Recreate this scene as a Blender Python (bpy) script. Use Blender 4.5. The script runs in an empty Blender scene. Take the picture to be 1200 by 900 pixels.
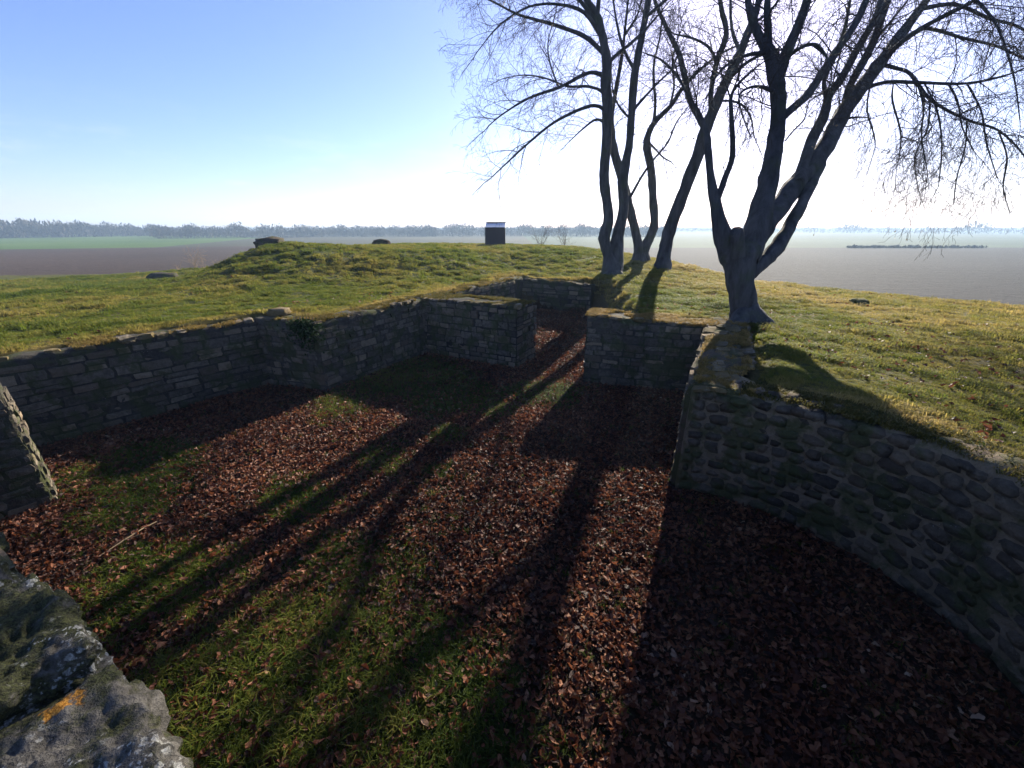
import bpy, math, random
import numpy as np
from mathutils import Matrix, Vector

random.seed(7)
rng = np.random.default_rng(11)
scene = bpy.context.scene
COL = scene.collection
PI = math.pi

# ------------------------------------------------------------------ camera
EYE = 3.1
cam = bpy.data.cameras.new('camera')
cam.sensor_fit = 'HORIZONTAL'
cam.sensor_width = 36.0
cam.lens = 36.0 * 470.0 / 1200.0
cam.clip_start = 0.05
cam.clip_end = 6000
cam_ob = bpy.data.objects.new('camera', cam)
COL.objects.link(cam_ob)
cam_ob.location = (0, 0, EYE)
cam_ob.rotation_euler = (math.radians(90 - 21.38), 0, 0)
scene.camera = cam_ob

# ------------------------------------------------------------------ sky, sun, exposure
SUN_AZ, SUN_EL = math.radians(25.5), math.radians(23.0)
world = bpy.data.worlds.new('World')
scene.world = world
world.use_nodes = True
wn = world.node_tree
sky = wn.nodes.new('ShaderNodeTexSky')
sky.sky_type = 'NISHITA'
sky.sun_disc = False
sky.sun_elevation = SUN_EL
sky.sun_rotation = SUN_AZ
sky.altitude = 100
sky.air_density = 1.0
sky.dust_density = 0.55
sky.ozone_density = 5.0
tint = wn.nodes.new('ShaderNodeMix')            # a little more violet than the model's clear sky
tint.data_type = 'RGBA'; tint.blend_type = 'MULTIPLY'
tint.inputs[0].default_value = 1.0
tint.inputs[7].default_value = (1.06, 0.92, 1.06, 1)
wn.links.new(sky.outputs[0], tint.inputs[6])
# two or three faint wisps of cloud low in the sky
wc = wn.nodes.new('ShaderNodeTexCoord'); wm = wn.nodes.new('ShaderNodeMapping'); wm.inputs['Scale'].default_value = (5, 5, 22)
wz = wn.nodes.new('ShaderNodeTexNoise'); wz.inputs['Scale'].default_value = 1.3; wz.inputs['Detail'].default_value = 7; wz.inputs['Roughness'].default_value = 0.62
wr = wn.nodes.new('ShaderNodeMapRange'); wr.interpolation_type = 'SMOOTHSTEP'; wr.inputs[1].default_value = 0.50; wr.inputs[2].default_value = 0.78; wr.inputs[4].default_value = 0.15
wx = wn.nodes.new('ShaderNodeSeparateXYZ'); wb = wn.nodes.new('ShaderNodeMapRange'); wb.interpolation_type = 'SMOOTHSTEP'
wb.inputs[1].default_value = 0.22; wb.inputs[2].default_value = 0.10
wq = wn.nodes.new('ShaderNodeMath'); wq.operation = 'MULTIPLY'
cl = wn.nodes.new('ShaderNodeMix'); cl.data_type = 'RGBA'; cl.blend_type = 'MIX'; cl.inputs[7].default_value = (7.2, 6.6, 7.0, 1)
for a, b in ((wc.outputs['Generated'], wm.inputs[0]), (wm.outputs[0], wz.inputs['Vector']), (wz.outputs['Fac'], wr.inputs[0]), (wc.outputs['Generated'], wx.inputs[0]),
             (wx.outputs[2], wb.inputs[0]), (wr.outputs[0], wq.inputs[0]), (wb.outputs[0], wq.inputs[1]), (wq.outputs[0], cl.inputs[0]), (tint.outputs[2], cl.inputs[6]),
             (cl.outputs[2], wn.nodes['Background'].inputs[0])):
    wn.links.new(a, b)
wn.nodes['Background'].inputs[1].default_value = 0.060

sun = bpy.data.lights.new('sun', 'SUN')
sun.energy = 5.0
sun.angle = math.radians(0.5)
sun.color = (1.0, 0.90, 0.74)
sun_ob = bpy.data.objects.new('sun', sun)
COL.objects.link(sun_ob)
sdir = Vector((math.cos(SUN_EL) * math.sin(SUN_AZ), math.cos(SUN_EL) * math.cos(SUN_AZ), math.sin(SUN_EL)))
sun_ob.rotation_euler = sdir.to_track_quat('Z', 'Y').to_euler()
sun_ob.location = sdir * 60

vs = scene.view_settings
vs.view_transform = 'Standard'
vs.look = 'None'
vs.gamma = 1.0
vs.use_curve_mapping = False
vs.exposure = 1.8
scene.render.engine = 'CYCLES'
cy = scene.cycles
cy.max_bounces = 6
cy.diffuse_bounces = 2
cy.glossy_bounces = 2
cy.transmission_bounces = 4
cy.transparent_max_bounces = 8
cy.volume_bounces = 0
cy.use_denoising = True
cy.sample_clamp_indirect = 8

# ------------------------------------------------------------------ helpers
def h3(ix, iy, iz, seed):
    n = (ix.astype(np.int64) * 374761393 + iy.astype(np.int64) * 668265263 + iz.astype(np.int64) * 2147483647 + seed * 1274126177) & 0xffffffff
    n = ((n ^ (n >> 13)) * 1274126177) & 0xffffffff
    n = (n ^ (n >> 16)) & 0xffffffff
    return n / 4294967295.0

def noise(p, scale=1.0, seed=0, octaves=1):
    """value noise in about -1..1 at points p (N,3)"""
    p = np.asarray(p, float)
    out = np.zeros(len(p)); amp = 1.0; tot = 0.0
    for o in range(octaves):
        q = p * (scale * 2 ** o) + 17.3 * o
        i = np.floor(q).astype(np.int64); f = q - i
        f = f * f * (3 - 2 * f)
        r = 0
        for dx in (0, 1):
            wx = f[:, 0] if dx else 1 - f[:, 0]
            for dy in (0, 1):
                wy = f[:, 1] if dy else 1 - f[:, 1]
                for dz in (0, 1):
                    wz = f[:, 2] if dz else 1 - f[:, 2]
                    r = r + wx * wy * wz * h3(i[:, 0] + dx, i[:, 1] + dy, i[:, 2] + dz, seed + o)
        out += amp * (r * 2 - 1); tot += amp; amp *= 0.5
    return out / tot

def noise2(x, y, scale=1.0, seed=0, octaves=1):
    x = np.atleast_1d(np.asarray(x, float)); y = np.atleast_1d(np.asarray(y, float))
    return noise(np.stack([x.ravel(), y.ravel(), np.zeros(x.size)], 1), scale, seed, octaves).reshape(x.shape)

def sstep(a, b, x):
    t = np.clip((x - a) / (b - a), 0, 1)
    return t * t * (3 - 2 * t)

def new_mesh(name, verts, faces, mats=(), smooth=False):
    me = bpy.data.meshes.new(name)
    if isinstance(faces, np.ndarray):
        verts = np.asarray(verts, np.float32)
        k = faces.shape[1]
        me.vertices.add(len(verts)); me.vertices.foreach_set('co', verts.ravel())
        me.loops.add(faces.size); me.loops.foreach_set('vertex_index', faces.astype(np.int32).ravel())
        me.polygons.add(len(faces))
        me.polygons.foreach_set('loop_start', np.arange(0, faces.size, k, dtype=np.int32))
        me.update(calc_edges=True)
        me.validate()
    else:
        me.from_pydata([tuple(v) for v in verts], [], faces)
        me.update()
    for m in (mats if isinstance(mats, (list, tuple)) else [mats]):
        me.materials.append(m)
    if smooth and len(me.polygons):
        me.polygons.foreach_set('use_smooth', np.ones(len(me.polygons), bool))
    return me

def add_ob(name, data, parent=None, mat=None):
    o = bpy.data.objects.new(name, data)
    COL.objects.link(o)
    if parent is not None:
        o.parent = parent
    if mat is not None:
        o.matrix_basis = mat
    return o

def tag(o, label=None, cat=None, group=None, kind=None):
    if label: o['label'] = label
    if cat: o['category'] = cat
    if group: o['group'] = group
    if kind: o['kind'] = kind
    return o

def thing(name, loc, label, cat, group=None, rz=0.0):
    o = bpy.data.objects.new(name, None)
    COL.objects.link(o)
    o.empty_display_size = 0.2
    o.location = loc
    o.rotation_euler = (0, 0, rz)
    return tag(o, label, cat, group)

def frange(a, b, n):
    return np.linspace(a, b, n)

class MB:
    """collects simple shapes into one mesh"""
    def __init__(s): s.v = []; s.f = []
    def add(s, v, f):
        b = len(s.v); s.v += [tuple(q) for q in v]; s.f += [tuple(i + b for i in q) for q in f]
    def box(s, lo, hi, bev=0.0):
        x0, y0, z0 = lo; x1, y1, z1 = hi
        s.add([(x0,y0,z0),(x1,y0,z0),(x1,y1,z0),(x0,y1,z0),(x0,y0,z1),(x1,y0,z1),(x1,y1,z1),(x0,y1,z1)],
              [(0,3,2,1),(4,5,6,7),(0,1,5,4),(1,2,6,5),(2,3,7,6),(3,0,4,7)])
    def prism(s, pts, x0, x1):
        n = len(pts)
        s.add([(x0, y, z) for y, z in pts] + [(x1, y, z) for y, z in pts],
              [tuple(range(n))[::-1], tuple(range(n, 2 * n))] + [(i, (i + 1) % n, n + (i + 1) % n, n + i) for i in range(n)])
    def mesh(s, name, m, smooth=False): return new_mesh(name, s.v, s.f, m, smooth)

def bevel(o, w=0.01, seg=2):
    md = o.modifiers.new('bevel', 'BEVEL'); md.width = w; md.segments = seg; md.limit_method = 'ANGLE'
    return o

# ------------------------------------------------------------------ materials
class Mat:
    def __init__(s, name):
        s.m = bpy.data.materials.new(name); s.m.use_nodes = True
        s.t = s.m.node_tree; s.t.nodes.clear()
        s.out = s.n('ShaderNodeOutputMaterial')
    def n(s, t, **kw):
        q = s.t.nodes.new(t)
        for k, v in kw.items(): setattr(q, k, v)
        return q
    def l(s, a, b): s.t.links.new(a, b)
    def val(s, sock, v):
        if hasattr(v, 'is_output'): s.l(v, sock)
        elif isinstance(v, tuple) and len(v) == 3 and sock.type == 'RGBA': sock.default_value = (*v, 1)
        else: sock.default_value = v
    def coord(s, kind='Object'): return s.n('ShaderNodeTexCoord').outputs[kind]
    def geo(s, k='Position'): return s.n('ShaderNodeNewGeometry').outputs[k]
    def noise(s, co, scale, detail=4, rough=0.55, dist=0.0, out='Fac'):
        q = s.n('ShaderNodeTexNoise'); s.l(co, q.inputs['Vector'])
        q.inputs['Scale'].default_value = scale; q.inputs['Detail'].default_value = detail
        q.inputs['Roughness'].default_value = rough; q.inputs['Distortion'].default_value = dist
        return q.outputs[out]
    def voro(s, co, scale, feat='F1', out='Distance', rand=1.0):
        q = s.n('ShaderNodeTexVoronoi'); q.feature = feat; s.l(co, q.inputs['Vector'])
        q.inputs['Scale'].default_value = scale; q.inputs['Randomness'].default_value = rand
        return q.outputs[out]
    def ramp(s, fac, stops):
        q = s.n('ShaderNodeValToRGB'); s.val(q.inputs[0], fac)
        e = q.color_ramp.elements
        while len(e) < len(stops): e.new(0.5)
        for i, (p, c) in enumerate(stops):
            e[i].position = p; e[i].color = (*c, 1) if len(c) == 3 else c
        return q.outputs[0]
    def mix(s, fac, a, b, mode='MIX'):
        q = s.n('ShaderNodeMix', data_type='RGBA', blend_type=mode)
        s.val(q.inputs[0], fac); s.val(q.inputs[6], a); s.val(q.inputs[7], b)
        return q.outputs[2]
    def math(s, op, a, b=0.0, clamp=False):
        q = s.n('ShaderNodeMath', operation=op, use_clamp=clamp)
        s.val(q.inputs[0], a); s.val(q.inputs[1], b)
        return q.outputs[0]
    def step(s, x, a, b):
        q = s.n('ShaderNodeMapRange', interpolation_type='SMOOTHSTEP'); s.val(q.inputs[0], x)
        q.inputs[1].default_value = a; q.inputs[2].default_value = b
        return q.outputs[0]
    def bump(s, h, strength=0.5, dist=0.02, prev=None):
        q = s.n('ShaderNodeBump'); s.l(h, q.inputs['Height'])
        q.inputs['Strength'].default_value = strength; q.inputs['Distance'].default_value = dist
        if prev is not None: s.l(prev, q.inputs['Normal'])
        return q.outputs[0]
    def attr(s, name, kind='GEOMETRY', out='Fac'):
        return s.n('ShaderNodeAttribute', attribute_name=name, attribute_type=kind).outputs[out]
    def bsdf(s, col, rough=0.8, spec=0.25, normal=None, metal=0.0, trans=0.0, sheen=0.0):
        b = s.n('ShaderNodeBsdfPrincipled')
        s.val(b.inputs['Base Color'], col); s.val(b.inputs['Roughness'], rough)
        b.inputs['Specular IOR Level'].default_value = spec; b.inputs['Metallic'].default_value = metal
        if normal is not None: s.l(normal, b.inputs['Normal'])
        if trans > 0:
            t = s.n('ShaderNodeBsdfTranslucent'); s.val(t.inputs['Color'], col)
            m = s.n('ShaderNodeMixShader'); m.inputs[0].default_value = trans
            s.l(b.outputs[0], m.inputs[1]); s.l(t.outputs[0], m.inputs[2])
            s.l(m.outputs[0], s.out.inputs[0])
        else:
            s.l(b.outputs[0], s.out.inputs[0])
        return s.m

def stone_mat(name, light, dark, moss=0.35, mosscol=(0.045, 0.055, 0.018), warm=(0.20, 0.15, 0.10), big=False):
    m = Mat(name); co = m.geo()
    oi = m.n('ShaderNodeObjectInfo').outputs['Random']
    n1 = m.noise(co, 2.2, 5, 0.6); n2 = m.noise(co, 14, 6, 0.65); n3 = m.noise(co, 55, 4, 0.6)
    c = m.mix(m.step(n2, 0.3, 0.7), dark, light)
    c = m.mix(m.math('MULTIPLY', m.step(oi, 0.5, 1.0), 0.6), c, warm)
    c = m.mix(1.0, c, m.ramp(m.math('FRACT', m.math('MULTIPLY', oi, 7.3)), [(0.0, (0.55, 0.55, 0.56)), (0.5, (0.95, 0.94, 0.92)), (1.0, (1.45, 1.40, 1.30))]), 'MULTIPLY')
    c = m.mix(m.math('MULTIPLY', m.step(n3, 0.55, 0.75), 0.5), c, tuple(v * 0.45 for v in dark))
    c = m.mix(m.math('MULTIPLY', m.step(n3, 0.62, 0.72), m.math('MULTIPLY', m.step(n1, 0.45, 0.6), 0.6)), c, (0.42, 0.42, 0.38))
    c = m.mix(m.math('MULTIPLY', m.step(m.noise(co, 3.1, 5, 0.65), 0.60 - moss * 0.35, 0.74 - moss * 0.35), 0.75), c, mosscol)
    b = m.bump(n2, 0.8, 0.04); b = m.bump(n3, 0.8, 0.018, b)
    return m.bsdf(c, 0.95, 0.08, b)

M = {}
M['stone'] = stone_mat('limestone', (0.148, 0.128, 0.100), (0.072, 0.064, 0.053))
M['mortar'] = stone_mat('old_mortar', (0.06, 0.056, 0.05), (0.032, 0.03, 0.027), moss=0.45)
M['rubble'] = stone_mat('dark_rubble', (0.098, 0.083, 0.066), (0.052, 0.045, 0.037), moss=0.35, warm=(0.11, 0.08, 0.055))
M['lime'] = stone_mat('lime_mortar', (0.105, 0.092, 0.074), (0.060, 0.053, 0.043), moss=0.4)
M['cap'] = stone_mat('cap_stone', (0.19, 0.165, 0.135), (0.08, 0.07, 0.058), moss=0.6, mosscol=(0.10, 0.075, 0.025))

def lichen_mat():
    m = Mat('lichened_stone'); co = m.geo()
    n1 = m.noise(co, 3.5, 6, 0.65); n2 = m.noise(co, 22, 6, 0.65); n3 = m.noise(co, 90, 4, 0.6)
    c = m.mix(m.step(n2, 0.3, 0.7), (0.045, 0.042, 0.036), (0.14, 0.13, 0.115))
    sx = m.n('ShaderNodeSeparateXYZ'); m.l(co, sx.inputs[0])
    up = m.math('MULTIPLY', m.math('SUBTRACT', 1.0, m.step(sx.outputs[0], -1.95, -1.70)), 0.16)     # the block farther left is overgrown with moss
    mo = m.step(m.math('ADD', m.noise(co, 4.6, 6, 0.7), up), 0.47, 0.60)
    c = m.mix(m.math('MULTIPLY', mo, 0.9), c, m.mix(m.step(n3, 0.4, 0.6), (0.018, 0.02, 0.008), (0.05, 0.055, 0.018)))
    wob = m.n('ShaderNodeVectorMath', operation='MULTIPLY_ADD'); m.l(m.noise(co, 30, 4, 0.6, out='Color'), wob.inputs[0])
    wob.inputs[1].default_value = (0.05, 0.05, 0.05); m.l(co, wob.inputs[2])
    spots = m.math('MAXIMUM', m.math('SUBTRACT', 1.0, m.step(m.voro(wob.outputs[0], 19), 0.22, 0.34)), m.math('SUBTRACT', 1.0, m.step(m.voro(wob.outputs[0], 43), 0.22, 0.36)))
    wl = m.math('MULTIPLY', spots, m.step(n1, 0.48, 0.58))
    c = m.mix(m.math('MULTIPLY', wl, 0.8), c, m.mix(m.step(n3, 0.35, 0.65), (0.25, 0.25, 0.23), (0.52, 0.52, 0.48)))
    # one orange lichen patch on the capping
    sp = m.n('ShaderNodeVectorMath', operation='DISTANCE'); m.l(co, sp.inputs[0]); sp.inputs[1].default_value = (-1.70, 0.98, 1.44)
    d = m.math('ADD', sp.outputs['Value'], m.math('MULTIPLY', m.math('SUBTRACT', n2, 0.5), 0.22))
    c = m.mix(m.math('MULTIPLY', m.math('SUBTRACT', 1.0, m.step(d, 0.03, 0.055)), 0.9), c, m.mix(m.step(n3, 0.4, 0.6), (0.32, 0.13, 0.015), (0.5, 0.24, 0.04)))
    b = m.bump(n2, 0.9, 0.04); b = m.bump(n3, 0.7, 0.015, b)
    return m.bsdf(c, 0.95, 0.12, b)
M['lichen'] = lichen_mat()

def blade_mat(name, stops, trans=0.42):
    m = Mat(name)
    t = m.attr('tone', 'INSTANCER')
    r = m.n('ShaderNodeObjectInfo').outputs['Random']
    f = m.math('ADD', t, m.math('MULTIPLY', m.math('SUBTRACT', r, 0.5), 0.30), True)
    return m.bsdf(m.ramp(f, stops), 0.7, 0.12, trans=trans)
M['blade'] = blade_mat('grass_blade', [(0.0, (0.035, 0.062, 0.008)), (0.3, (0.105, 0.135, 0.018)), (0.6, (0.22, 0.19, 0.042)), (1.0, (0.42, 0.30, 0.11))], 0.55)
M['moss'] = blade_mat('moss_tuft', [(0.0, (0.03, 0.042, 0.009)), (0.5, (0.12, 0.098, 0.02)), (1.0, (0.30, 0.20, 0.065))], 0.42)
def leaf_mat():
    m = Mat('fallen_leaf')
    t = m.attr('tone', 'INSTANCER')
    r = m.n('ShaderNodeObjectInfo').outputs['Random']
    f = m.math('ADD', m.math('MULTIPLY', r, 0.68), m.math('MULTIPLY', t, 0.32))
    c = m.ramp(f, [(0.0, (0.014, 0.005, 0.003)), (0.30, (0.045, 0.015, 0.008)), (0.54, (0.115, 0.036, 0.017)), (0.78, (0.22, 0.078, 0.034)), (0.93, (0.30, 0.15, 0.08)), (1.0, (0.5, 0.36, 0.25))])
    co = m.coord('Object'); n = m.noise(co, 30, 3)
    c = m.mix(m.math('MULTIPLY', m.step(n, 0.45, 0.7), 0.35), c, (0.03, 0.014, 0.010))
    return m.bsdf(c, 0.48, 0.26, m.bump(n, 0.4, 0.01), trans=0.3)
M['leaf'] = leaf_mat()

def ground_mat():
    m = Mat('turf_and_soil'); co = m.geo()
    zone = m.attr('zone'); gm = m.attr('grassy'); dry = m.attr('dry')
    n1 = m.noise(co, 0.9, 6, 0.6); n2 = m.noise(co, 7, 6, 0.7); n3 = m.noise(co, 38, 4, 0.65)
    lawn = m.ramp(m.math('ADD', m.math('MULTIPLY', n2, 0.6), m.math('MULTIPLY', n1, 0.4)),
                  [(0.30, (0.022, 0.032, 0.009)), (0.48, (0.048, 0.062, 0.016)), (0.62, (0.085, 0.08, 0.025)), (0.75, (0.13, 0.10, 0.045))])
    lawn = m.mix(m.math('MULTIPLY', dry, 0.7), lawn, (0.15, 0.10, 0.035))
    lawn = m.mix(m.math('MULTIPLY', m.step(n3, 0.5, 0.7), 0.5), lawn, (0.02, 0.022, 0.008))
    soil = m.mix(m.step(n2, 0.35, 0.65), (0.014, 0.008, 0.006), (0.04, 0.022, 0.014))
    floor = m.mix(gm, soil, m.mix(m.step(n3, 0.35, 0.65), (0.016, 0.026, 0.006), (0.04, 0.055, 0.014)))
    c = m.mix(zone, lawn, floor)
    b = m.bump(n2, 0.8, 0.06); b = m.bump(n3, 0.9, 0.03, b)
    return m.bsdf(c, 0.95, 0.1, b)
M['ground'] = ground_mat()

def field_mat(name, a, b_, furrow=True, rot=0.3):
    m = Mat(name); co = m.geo()
    n1 = m.noise(co, 0.03, 4, 0.5); n2 = m.noise(co, 1.2, 6, 0.7); n3 = m.noise(co, 0.25, 4, 0.6)
    c = m.mix(m.step(m.math('ADD', m.math('MULTIPLY', n2, 0.55), m.math('MULTIPLY', n1, 0.45)), 0.35, 0.65), a, b_)
    bp = m.bump(n2, 1.0, 0.25)
    if furrow:
        mp = m.n('ShaderNodeMapping'); m.l(co, mp.inputs[0]); mp.inputs['Rotation'].default_value = (0, 0, rot)
        w = m.n('ShaderNodeTexWave'); m.l(mp.outputs[0], w.inputs[0]); w.inputs['Scale'].default_value = 0.11
        w.inputs['Distortion'].default_value = 1.5; w.inputs['Detail'].default_value = 3
        c = m.mix(m.math('MULTIPLY', m.step(w.outputs['Fac'], 0.86, 0.98), m.math('MULTIPLY', n1, 0.22)), c, tuple(min(1, v * 1.9) for v in b_))
        bp = m.bump(w.outputs['Fac'], 0.12, 0.15, bp)
    return m.bsdf(c, 0.95, 0.08, bp)
M['plough'] = field_mat('ploughed_earth', (0.030, 0.018, 0.012), (0.052, 0.032, 0.022), True, 1.45)
M['plough2'] = field_mat('ploughed_earth_right', (0.013, 0.012, 0.012), (0.022, 0.020, 0.019), True, 1.7)
M['crop'] = field_mat('green_crop', (0.035, 0.075, 0.010), (0.065, 0.11, 0.018), False)
M['stubble'] = field_mat('olive_stubble', (0.035, 0.034, 0.020), (0.055, 0.055, 0.030), False)
M['crop2'] = field_mat('pale_crop', (0.03, 0.05, 0.024), (0.045, 0.07, 0.034), False)

def bark_mat():
    m = Mat('grey_bark'); co = m.geo()
    mp = m.n('ShaderNodeMapping'); m.l(co, mp.inputs[0]); mp.inputs['Scale'].default_value = (1, 1, 0.22)
    n1 = m.noise(mp.outputs[0], 6, 6, 0.65); n2 = m.noise(mp.outputs[0], 32, 5, 0.7)
    c = m.ramp(n1, [(0.3, (0.03, 0.03, 0.032)), (0.5, (0.068, 0.068, 0.071)), (0.7, (0.11, 0.11, 0.112))])
    c = m.mix(m.math('MULTIPLY', m.step(m.noise(co, 2.5, 4), 0.5, 0.7), 0.5), c, (0.06, 0.075, 0.035))
    b = m.bump(n1, 0.9, 0.08); b = m.bump(n2, 1.0, 0.03, b)
    return m.bsdf(c, 0.9, 0.12, b)
M['bark'] = bark_mat()
def twig_mat(name, col):
    m = Mat(name); return m.bsdf(m.mix(m.noise(m.geo(), 3.0, 3), tuple(v * 0.6 for v in col), tuple(v * 1.3 for v in col)), 0.8, 0.2)
M['twig'] = twig_mat('twig', (0.05, 0.042, 0.036))
M['wood_far'] = twig_mat('far_twigs', (0.045, 0.042, 0.035))
M['weed'] = twig_mat('dry_stalk', (0.30, 0.22, 0.13))
def ivy():
    m = Mat('ivy_leaf'); r = m.noise(m.geo(), 25, 3)
    return m.bsdf(m.mix(m.step(r, 0.35, 0.65), (0.010, 0.024, 0.006), (0.026, 0.05, 0.012)), 0.7, 0.1, trans=0.2)
M['ivy'] = ivy()
def plain(name, a, b_, rough=0.6, spec=0.3, metal=0.0, sc=8):
    m = Mat(name); n = m.noise(m.coord(), sc, 5, 0.6)
    return m.bsdf(m.mix(n, a, b_), m.math('ADD', m.math('MULTIPLY', n, 0.2), rough - 0.1), spec, m.bump(n, 0.15, 0.01), metal)
M['box_body'] = plain('dark_painted_board', (0.022, 0.016, 0.022), (0.04, 0.028, 0.034), 0.7)
M['box_lid'] = plain('grey_sheet_metal', (0.42, 0.44, 0.46), (0.55, 0.57, 0.58), 0.35, 0.5, 0.6)
M['box_edge'] = plain('black_trim', (0.012, 0.012, 0.014), (0.02, 0.02, 0.022), 0.6)
M['ink'] = plain('dark_print', (0.03, 0.03, 0.04), (0.04, 0.04, 0.05), 0.7)
# ------------------------------------------------------------------ terrain
ZF = -1.4          # level of the fields round the mound
PIT = np.array([(-9.6, 2.2), (-5.1, 7.92), (-3.72, 7.45), (-2.36, 9.92), (0.30, 14.85), (2.75, 13.9), (2.5, 11.3),
                (2.1, 8.7), (3.6, 7.6), (2.0, 4.28), (2.6, 4.08), (3.11, 3.68), (3.47, 3.15), (3.65, 2.5), (3.6, 1.83),
                (3.4, 1.0), (3.0, 0.3), (2.4, -0.2), (1.5, -0.55), (-1.1, 0.78), (-2.47, 1.53), (-4.6, 2.7), (-6.9, 0.5)])
CREST = np.array([(-34, -8), (-26, 21), (-19.9, 23), (-16.5, 23.5), (-13, 22), (-9, 24.5), (-4, 27), (0, 29), (4, 26.5), (7.0, 19.7),
                  (9.4, 16), (11.4, 13), (14, 11), (19, 7), (22, -8)])

def poly_sd(poly, x, y):
    """signed distance, negative inside"""
    x = np.asarray(x, float); y = np.asarray(y, float)
    d = np.full(x.shape, 1e9); inside = np.zeros(x.shape, bool)
    n = len(poly)
    for i in range(n):
        (x0, y0), (x1, y1) = poly[i], poly[(i + 1) % n]
        ex, ey = x1 - x0, y1 - y0
        t = np.clip(((x - x0) * ex + (y - y0) * ey) / (ex * ex + ey * ey), 0, 1)
        d = np.minimum(d, np.hypot(x - x0 - t * ex, y - y0 - t * ey))
        cr = ((y0 > y) != (y1 > y))
        with np.errstate(divide='ignore', invalid='ignore'):
            xi = (x1 - x0) * (y - y0) / (y1 - y0 if y1 != y0 else 1e-9) + x0
        inside ^= cr & (x < xi)
    return np.where(inside, -d, d)

CP = np.array([(-9, 3, 1.36), (-7.6, 5.2, 1.38), (-6, 7.2, 1.40), (-5.2, 8.3, 1.42), (-3.9, 7.9, 1.42), (-2.9, 9.8, 1.42), (-1.4, 12, 1.42), (-0.6, 14.6, 1.42),
   (-14, 5, 1.22), (-20, 12, 1.02), (-26, 21, 0.80), (-20, 23, 0.80), (-14, 15, 1.12), (-16.8, 23.8, 1.0), (-11, 10, 1.38), (-30, 0, 0.8),
   (-9.5, 12.6, 1.50), (-5.5, 13.1, 1.52), (-2.6, 14.2, 1.50), (-0.3, 16.9, 1.50), (-9.5, 15.4, 2.05), (-6, 15.6, 2.10), (-3.2, 16.8, 2.08), (-0.6, 19.5, 2.02),
   (-7, 20, 2.18), (-2, 22, 2.14), (1.8, 22, 2.14), (-0.9, 24.5, 2.10), (-8.5, 24, 2.05), (0, 29, 1.9), (-12.6, 19, 1.12), (-12.4, 16, 1.15),
   (2, 16.6, 1.48), (2.6, 19.5, 1.92), (3.7, 15.5, 1.50), (5.6, 18.3, 1.74), (6.2, 17, 1.55), (4.2, 22, 1.95), (4.6, 8, 1.40), (7, 12, 1.34), (9.4, 16, 1.18),
   (11.4, 13, 1.13), (14, 11, 1.10), (8, 8, 1.36), (5, 5.5, 1.40), (5, 3, 1.38), (9, 4, 1.32), (14, 4, 1.12), (18, 5, 0.95), (4.5, 0, 1.36), (4.8, -4, 1.36),
   (3.4, 10.5, 1.28), (3.6, 13, 1.36), (-1, -1, 1.34), (-3.5, 0, 1.34), (-6, -2, 1.30), (0, -4, 1.34), (-14, -4, 1.2), (16, -5, 1.1)], float)

def tps_fit(cp, lam=0.02):
    n = len(cp); d = np.hypot(cp[:, None, 0] - cp[None, :, 0], cp[:, None, 1] - cp[None, :, 1])
    K = np.where(d > 0, d * d * np.log(d + 1e-12), 0) + lam * np.eye(n) * 4
    P = np.c_[np.ones(n), cp[:, :2]]
    A = np.zeros((n + 3, n + 3)); A[:n, :n] = K; A[:n, n:] = P; A[n:, :n] = P.T
    return np.linalg.solve(A, np.r_[cp[:, 2], 0, 0, 0])
TPS = tps_fit(CP)

def lawn_z(x, y):
    x = np.asarray(x, float); y = np.asarray(y, float)
    xc = np.clip(x, -32, 20); yc = np.clip(y, -7, 29)
    z = TPS[-3] + TPS[-2] * xc + TPS[-1] * yc
    for (a, b, _), w in zip(CP, TPS[:-3]):
        r2 = (xc - a) ** 2 + (yc - b) ** 2
        z = z + w * 0.5 * r2 * np.log(r2 + 1e-12)
    # the hump with its steep left flank
    z = z + 0.46 * np.exp(-((x + 10.0) / np.where(x < -10.0, 0.75, 2.3)) ** 2 - ((y - 17.2) / 1.9) ** 2)
    # tussocks
    far = np.clip(np.hypot(x, y) / 12, 0.4, 1.3)
    z = z + 0.04 * noise2(x, y, 0.8, 3, 2) + 0.037 * far * (1 - 0.45 * sstep(2, 6, x)) * noise2(x, y, 2.6, 5, 2)
    slope = np.exp(-((y - (14.4 + 0.22 * (x + 6) * (x > -6))) / 1.6) ** 2) * sstep(-12, -9, x) * (1 - sstep(0, 2.5, x))
    z = z + slope * 0.11 * noise2(x, y * 0.6, 3.4, 15, 2)
    d = poly_sd(CREST, x, y)
    t = sstep(-0.5, 9.5, d)
    return z * (1 - t) + (ZF - 0.8) * t

def floor_z(x, y):
    return 0.30 * sstep(9.5, 14, y) + 0.03 * noise2(x, y, 0.9, 21, 2) + 0.012 * noise2(x, y, 5, 22)

BANK = np.array([(2.75, 13.6), (2.5, 11.3), (2.2, 9.1)])
RETURN = np.array([(3.6, 7.3), (2.15, 4.5)])
def seg_d(p, x, y):
    d = np.full(np.shape(x), 1e9)
    for (x0, y0), (x1, y1) in zip(p[:-1], p[1:]):
        ex, ey = x1 - x0, y1 - y0
        t = np.clip(((x - x0) * ex + (y - y0) * ey) / (ex * ex + ey * ey), 0, 1)
        d = np.minimum(d, np.hypot(x - x0 - t * ex, y - y0 - t * ey))
    return d

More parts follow.
